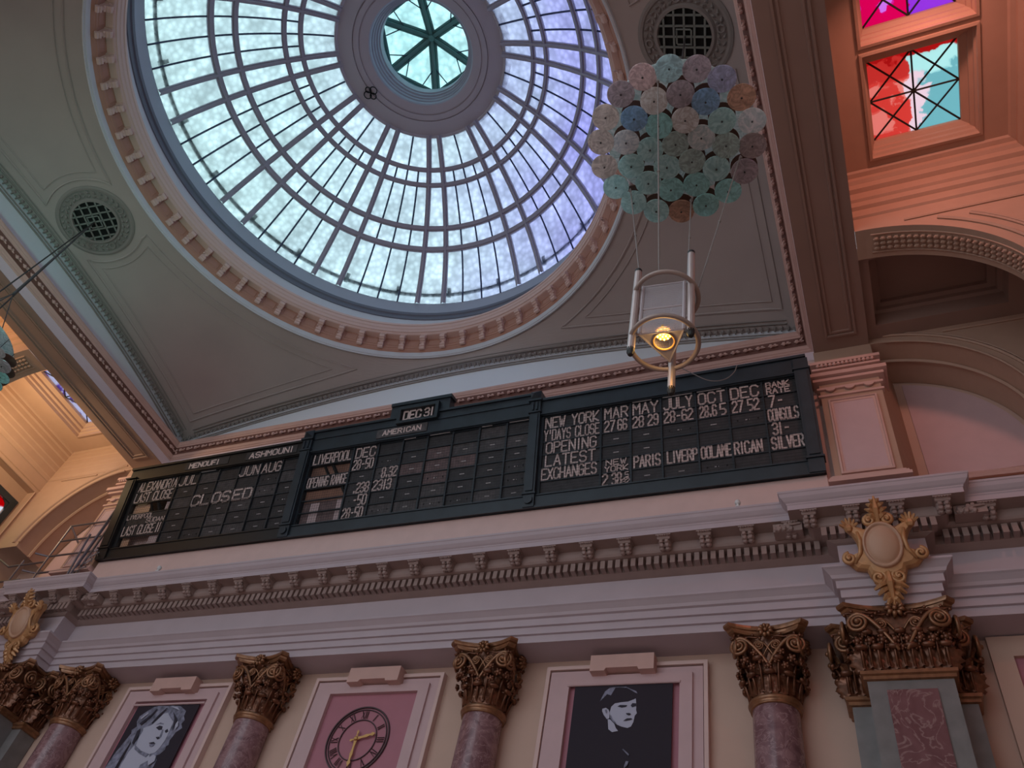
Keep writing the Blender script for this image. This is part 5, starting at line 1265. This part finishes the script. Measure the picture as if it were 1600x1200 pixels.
# ================================================================== HANGING DISC CLUSTERS
DCOL = {'pink': ((.52,.42,.42), 1), 'tealgrey': ((.36,.46,.47), .85), 'mauve': ((.36,.32,.34), .85), 'violet': ((.34,.35,.43), .85), 'brown': ((.42,.29,.22), .75), 'icy': ((.50,.64,.68), .8),
        'clear': ((.34,.30,.29), .5), 'aqua': ((.38,.64,.62), .9), 'teal': ((.31,.55,.54), .9), 'half': ((.50,.46,.44), .95), 'beige': ((.56,.52,.49), .95), 'blue': ((.25,.37,.48), .9), 'grey': ((.36,.44,.42), .9), 'iris': ((.50,.55,.74), .85)}
DM = {k_: sheet_glass('disc_glass_' + k_, tuple(min(1, c_*1.7) for c_ in v[0]), v[1]) for k_, v in DCOL.items()}
DISCS = [(-1.19,2.855,'pink'),(-.904,2.851,'tealgrey'),(-.635,2.938,'mauve'),(-.411,3.115,'violet'),(-.257,3.363,'brown'),(-.2,3.645,'icy'),(-.246,3.921,'clear'),(-.379,4.193,'mauve'),(-.596,4.38,'teal'),(-.868,4.487,'teal'),(-1.155,4.491,'brown'),(-1.431,4.411,'aqua'),(-1.657,4.236,'aqua'),(-1.801,3.991,'aqua'),(-1.858,3.714,'half'),(-1.815,3.421,'half'),(-1.684,3.163,'half'),(-1.456,2.965,'mauve'),(-1.136,3.138,'beige'),(-.854,3.147,'mauve'),(-.621,3.302,'blue'),(-.499,3.557,'aqua'),(-.512,3.84,'grey'),(-.666,4.078,'aqua'),(-.916,4.208,'teal'),(-1.205,4.189,'teal'),(-1.432,4.043,'aqua'),(-1.565,3.791,'aqua'),(-1.546,3.504,'iris'),(-1.391,3.266,'blue'),(-1.155,3.418,'teal'),(-.87,3.437,'beige'),(-.748,3.679,'icy'),(-.903,3.921,'grey'),(-1.184,3.91,'aqua'),(-1.313,3.659,'aqua'),(-1.03,3.673,'grey')]
ZD = 10.4
sdisc = {}
M['plateteal'] = sheet_glass('pale_teal_plate', (.78, .98, .95), 1.0)
def cluster(dx, dy, label, top):
    r = thing('disc_chandelier', label, 'chandelier', (-1.03+dx, 3.67+dy, ZD), 'hanging clusters of glass discs')
    b = MB(); b.lathe((-1.03+dx, 3.67+dy, ZD+.34), [(0, 0), (.80, 0), (.80, .025), (0, .025)], 48); obj('reflector_plate', b, M['plateteal'], r)
    for i, (x, y, k_) in enumerate(DISCS):
        if k_ not in sdisc:
            b = MB(); b.lathe((0,0,0), [(0, 0), (.145, 0), (.149, .004), (.149, .010), (.145, .014), (0, .014)], 28); sdisc[k_] = b.mesh('glass_disc', DM[k_])
        rx_, ry_ = rnd.uniform(-4, 4), rnd.uniform(-4, 4)
        mw = Matrix.Translation((x+dx, y+dy, ZD)) @ Matrix.Rotation(R_(rx_), 4, 'X') @ Matrix.Rotation(R_(ry_), 4, 'Y')
        d = obj('glass_disc', sdisc[k_], None, r, mw=mw)
        if 'pin' not in sdisc:
            b = MB(); b.tube([(0, 0, -.03), (0, 0, .33)], .006, 5); b.ball((0, 0, -.02), .012, seg=6, rings=4); sdisc['pin'] = b.mesh('pin', M['darkcable'])
            b = MB(); b.lathe((0,0,0), [(0, 0), (.148, 0), (.148, .01), (0, .01)], 24); sdisc['refl'] = b.mesh('reflection_disc', M['reflect_disc'])
        obj('pin', sdisc['pin'], None, r, mw=Matrix.Translation((x+dx, y+dy, ZD)))
        if math.hypot(x+1.03, y-3.67) < .72 or y > 4.1: obj('reflection_disc', sdisc['refl'], None, r, mw=Matrix.Translation((x+dx, y+dy, ZD+.15)))  # brown disc stands in for the glass disc's reflection in the plate
    for i in range(3):
        an = R_(90+120*i); b = MB(); b.tube([(-1.03+dx+.6*math.cos(an), 3.67+dy+.6*math.sin(an), ZD+.36), (-1.03+dx, 3.67+dy, ZD+1.6)], .01, 4); obj('cable', b, M['darkcable'], r)
    b = MB(); b.tube([(-1.03+dx, 3.67+dy, ZD+1.6), top], .02, 5); obj('cable', b, M['darkcable'], r)
    return r
t1 = (GR[0][0]*S_, GR[0][1]*S_, zsurf(GR[0][0]*S_, GR[0][1]*S_)-.1)
t2 = (GR[1][0]*S_, GR[1][1]*S_, zsurf(GR[1][0]*S_, GR[1][1]*S_)-.1)
cluster(0, 0, 'hanging cluster of pale glass discs beside the dome, above the lit lamp frame', t1)
cluster(-11.85, .15, 'hanging cluster of glass discs cut off by the left edge of the photo', t2)
for i, (px_, py_, pz_) in enumerate(((-17.05, 4.80, 14.6), (-17.03, 5.10, 14.6))):
    k_ = (t2[2]-.02)/(t2[2]-pz_); px_, py_, pz_ = t2[0]+(px_-t2[0])*k_, t2[1]+(py_-t2[1])*k_, t2[2]+(pz_-t2[2])*k_
    tag(obj('guy_wire', MB(), M['darkcable']), ('thin dark wire from the left ceiling grille, ' + ('upper of two, reaching the left photo edge' if i == 0 else 'lower of two, nearer the left discs')), 'wire')
    o = [q for q in bpy.data.objects if q.name.startswith('guy_wire')][-1]; mb = MB(); mb.tube([t2, (px_, py_, pz_)], .018, 4); o.data = mb.mesh('guy_wire', M['darkcable'])

# ================================================================== LAMP FRAME (three tubes, two hoops, perforated prism, bulb)
ax, ay = -1.035, 3.60; zl_, zu_ = 5.054+1.6, 5.66+1.6
lamp = thing('pendant_lamp', 'hanging tubular lamp with two hoops and a lit bulb in a perforated triangular shade', 'lamp', (ax, ay, zl_-.3))
TRI = [(-1.250, 3.50), (-.815, 3.54), (-1.035, 3.875)]
for i, (x, y) in enumerate(TRI):
    z0, z1 = ((4.87, 5.98), (5.02, 6.16), (4.80, 5.9))[i]
    b = MB(); b.tube([(x, y, z0+1.6), (x, y, z1+1.6)], .030, 12); tb = obj('tube', b, M['tube'], lamp, smooth=False)
    b = MB(); b.lathe((x, y, z0+1.6), [(.0, -.055), (.014, -.055), (.02, -.05), (.031, -.02), (.031, .02)], 10); b.lathe((x, y, z1+1.6), [(.032, -.03), (.032, .0), (.02, .02), (0, .02)], 10); obj('end_cap', b, M['rubber'], tb)
for z in (zl_, zu_):
    b = MB(); b.tube([(ax+.255*math.cos(t), ay+.02+.255*math.sin(t), z) for t in [2*PI*j/48 for j in range(48)]], .020, 8, closed=True); obj('hoop', b, M['hoop'], lamp, smooth=True)
PT = [(-1.195, 3.50), (-.865, 3.53), (-1.035, 3.80)]
zs0, zs1 = zl_-.0, zu_+.05
c_ = Vector((sum(p[0] for p in PT)/3, sum(p[1] for p in PT)/3, 0))
for i in range(3):
    p, q = Vector((*PT[i], 0)), Vector((*PT[(i+1) % 3], 0)); d = (q-p)
    b = MB()
    n_ = 34
    for k_ in range(n_):
        a_, bb = p+d*(k_/n_), p+d*((k_+.62)/n_); b.skin([[(a_.x, a_.y, zs0), (bb.x, bb.y, zs0)], [(a_.x, a_.y, zs1), (bb.x, bb.y, zs1)]])
    for z in [zs0+(zs1-zs0)*k_/26 for k_ in range(27)]:
        w_ = .0055 if k_ else .012; b.skin([[(p.x, p.y, z-.006), (q.x, q.y, z-.006)], [(p.x, p.y, z+.006), (q.x, q.y, z+.006)]])
    for z in (zs0, zs0+(zs1-zs0)*.5, zs1): b.tube([(p.x, p.y, z), (q.x, q.y, z)], .009, 5)
    b.tube([(p.x, p.y, zs0), (p.x, p.y, zs1)], .014, 6)
    obj('perforated_panel', b, M['mesh'], lamp)
# bottom plate with a round opening
b = MB(); n_ = 36; rows = [[], []]
cc = Vector((-1.03, 3.60, zs0))
for j in range(n_):
    an = 2*PI*j/n_; d = Vector((math.cos(an), math.sin(an)))
    best = 9
    for i in range(3):
        p, q = Vector(PT[i]), Vector(PT[(i+1) % 3]); e_ = q-p; den = d.x*e_.y-d.y*e_.x
        if abs(den) > 1e-9:
            w_ = p-Vector((cc.x, cc.y)); t = (w_.x*e_.y-w_.y*e_.x)/den; s = (w_.x*d.y-w_.y*d.x)/den
            if t > 0 and -1e-6 <= s <= 1+1e-6: best = min(best, t)
    rows[0].append((cc.x+d.x*min(.075, best*.9), cc.y+d.y*min(.075, best*.9), zs0)); rows[1].append((cc.x+d.x*best, cc.y+d.y*best, zs0))
b.skin(rows, True); obj('bottom_plate', b, M['mesh'], lamp)
b = MB(); b.tube([(cc.x+.078*math.cos(t), cc.y+.078*math.sin(t), zs0-.006) for t in [2*PI*j/28 for j in range(28)]], .007, 5, closed=True); obj('opening_ring', b, M['clockgold'], lamp)
EM = bpy.data.materials.new('warm_led'); EM.use_nodes = True; bs = EM.node_tree.nodes['Principled BSDF']; bs.inputs['Emission Color'].default_value = (1, .50, .10, 1); bs.inputs['Emission Strength'].default_value = 9; bs.inputs['Base Color'].default_value = (1, .5, .1, 1)
b = MB()
for rr_, n_ in ((0, 1), (.026, 6), (.052, 11)):
    for k_ in range(n_):
        an = 2*PI*k_/max(1, n_); b.ball((cc.x+rr_*math.cos(an), cc.y-.02+rr_*math.sin(an), zs0+.06), .0085, seg=6, rings=4)
bl = obj('led_bulb', b, EM, lamp)
b = MB(); b.lathe((cc.x, cc.y-.02, zs0+.065), [(0, .004), (.066, .004), (.066, .03), (.02, .09), (0, .09)], 20); obj('bulb_body', b, M['clockgold'], lamp)
pl = bpy.data.lights.new('bulb_light', 'POINT'); pl.energy = 1.8; pl.color = (1, .6, .2); pl.shadow_soft_size = .05
po_ = bpy.data.objects.new('bulb_light', pl); COL.objects.link(po_); po_.location = (cc.x, cc.y-.02, zs0-.02)
for i, (tp, bt) in enumerate((((-1.043, 2.93), (-1.03, 3.36, zu_+.02)), ((-1.646, 4.055), (-1.22, 3.52, zu_+.05)), ((-1.009, 4.358), (-.85, 3.56, zu_+.06)), ((-.386, 3.995), (-.80, 3.66, zu_+.02)))):
    b = MB(); b.tube([(tp[0], tp[1], ZD), bt], .007, 5)
    m2 = Vector((tp[0], tp[1], ZD)).lerp(Vector(bt), .55); b.ball(m2, .016, seg=6, rings=4); b.ball((tp[0], tp[1], ZD-.05), .022, seg=6, rings=4)
    obj('cable', b, M['cable'] if i != 0 else M['cable'], lamp)
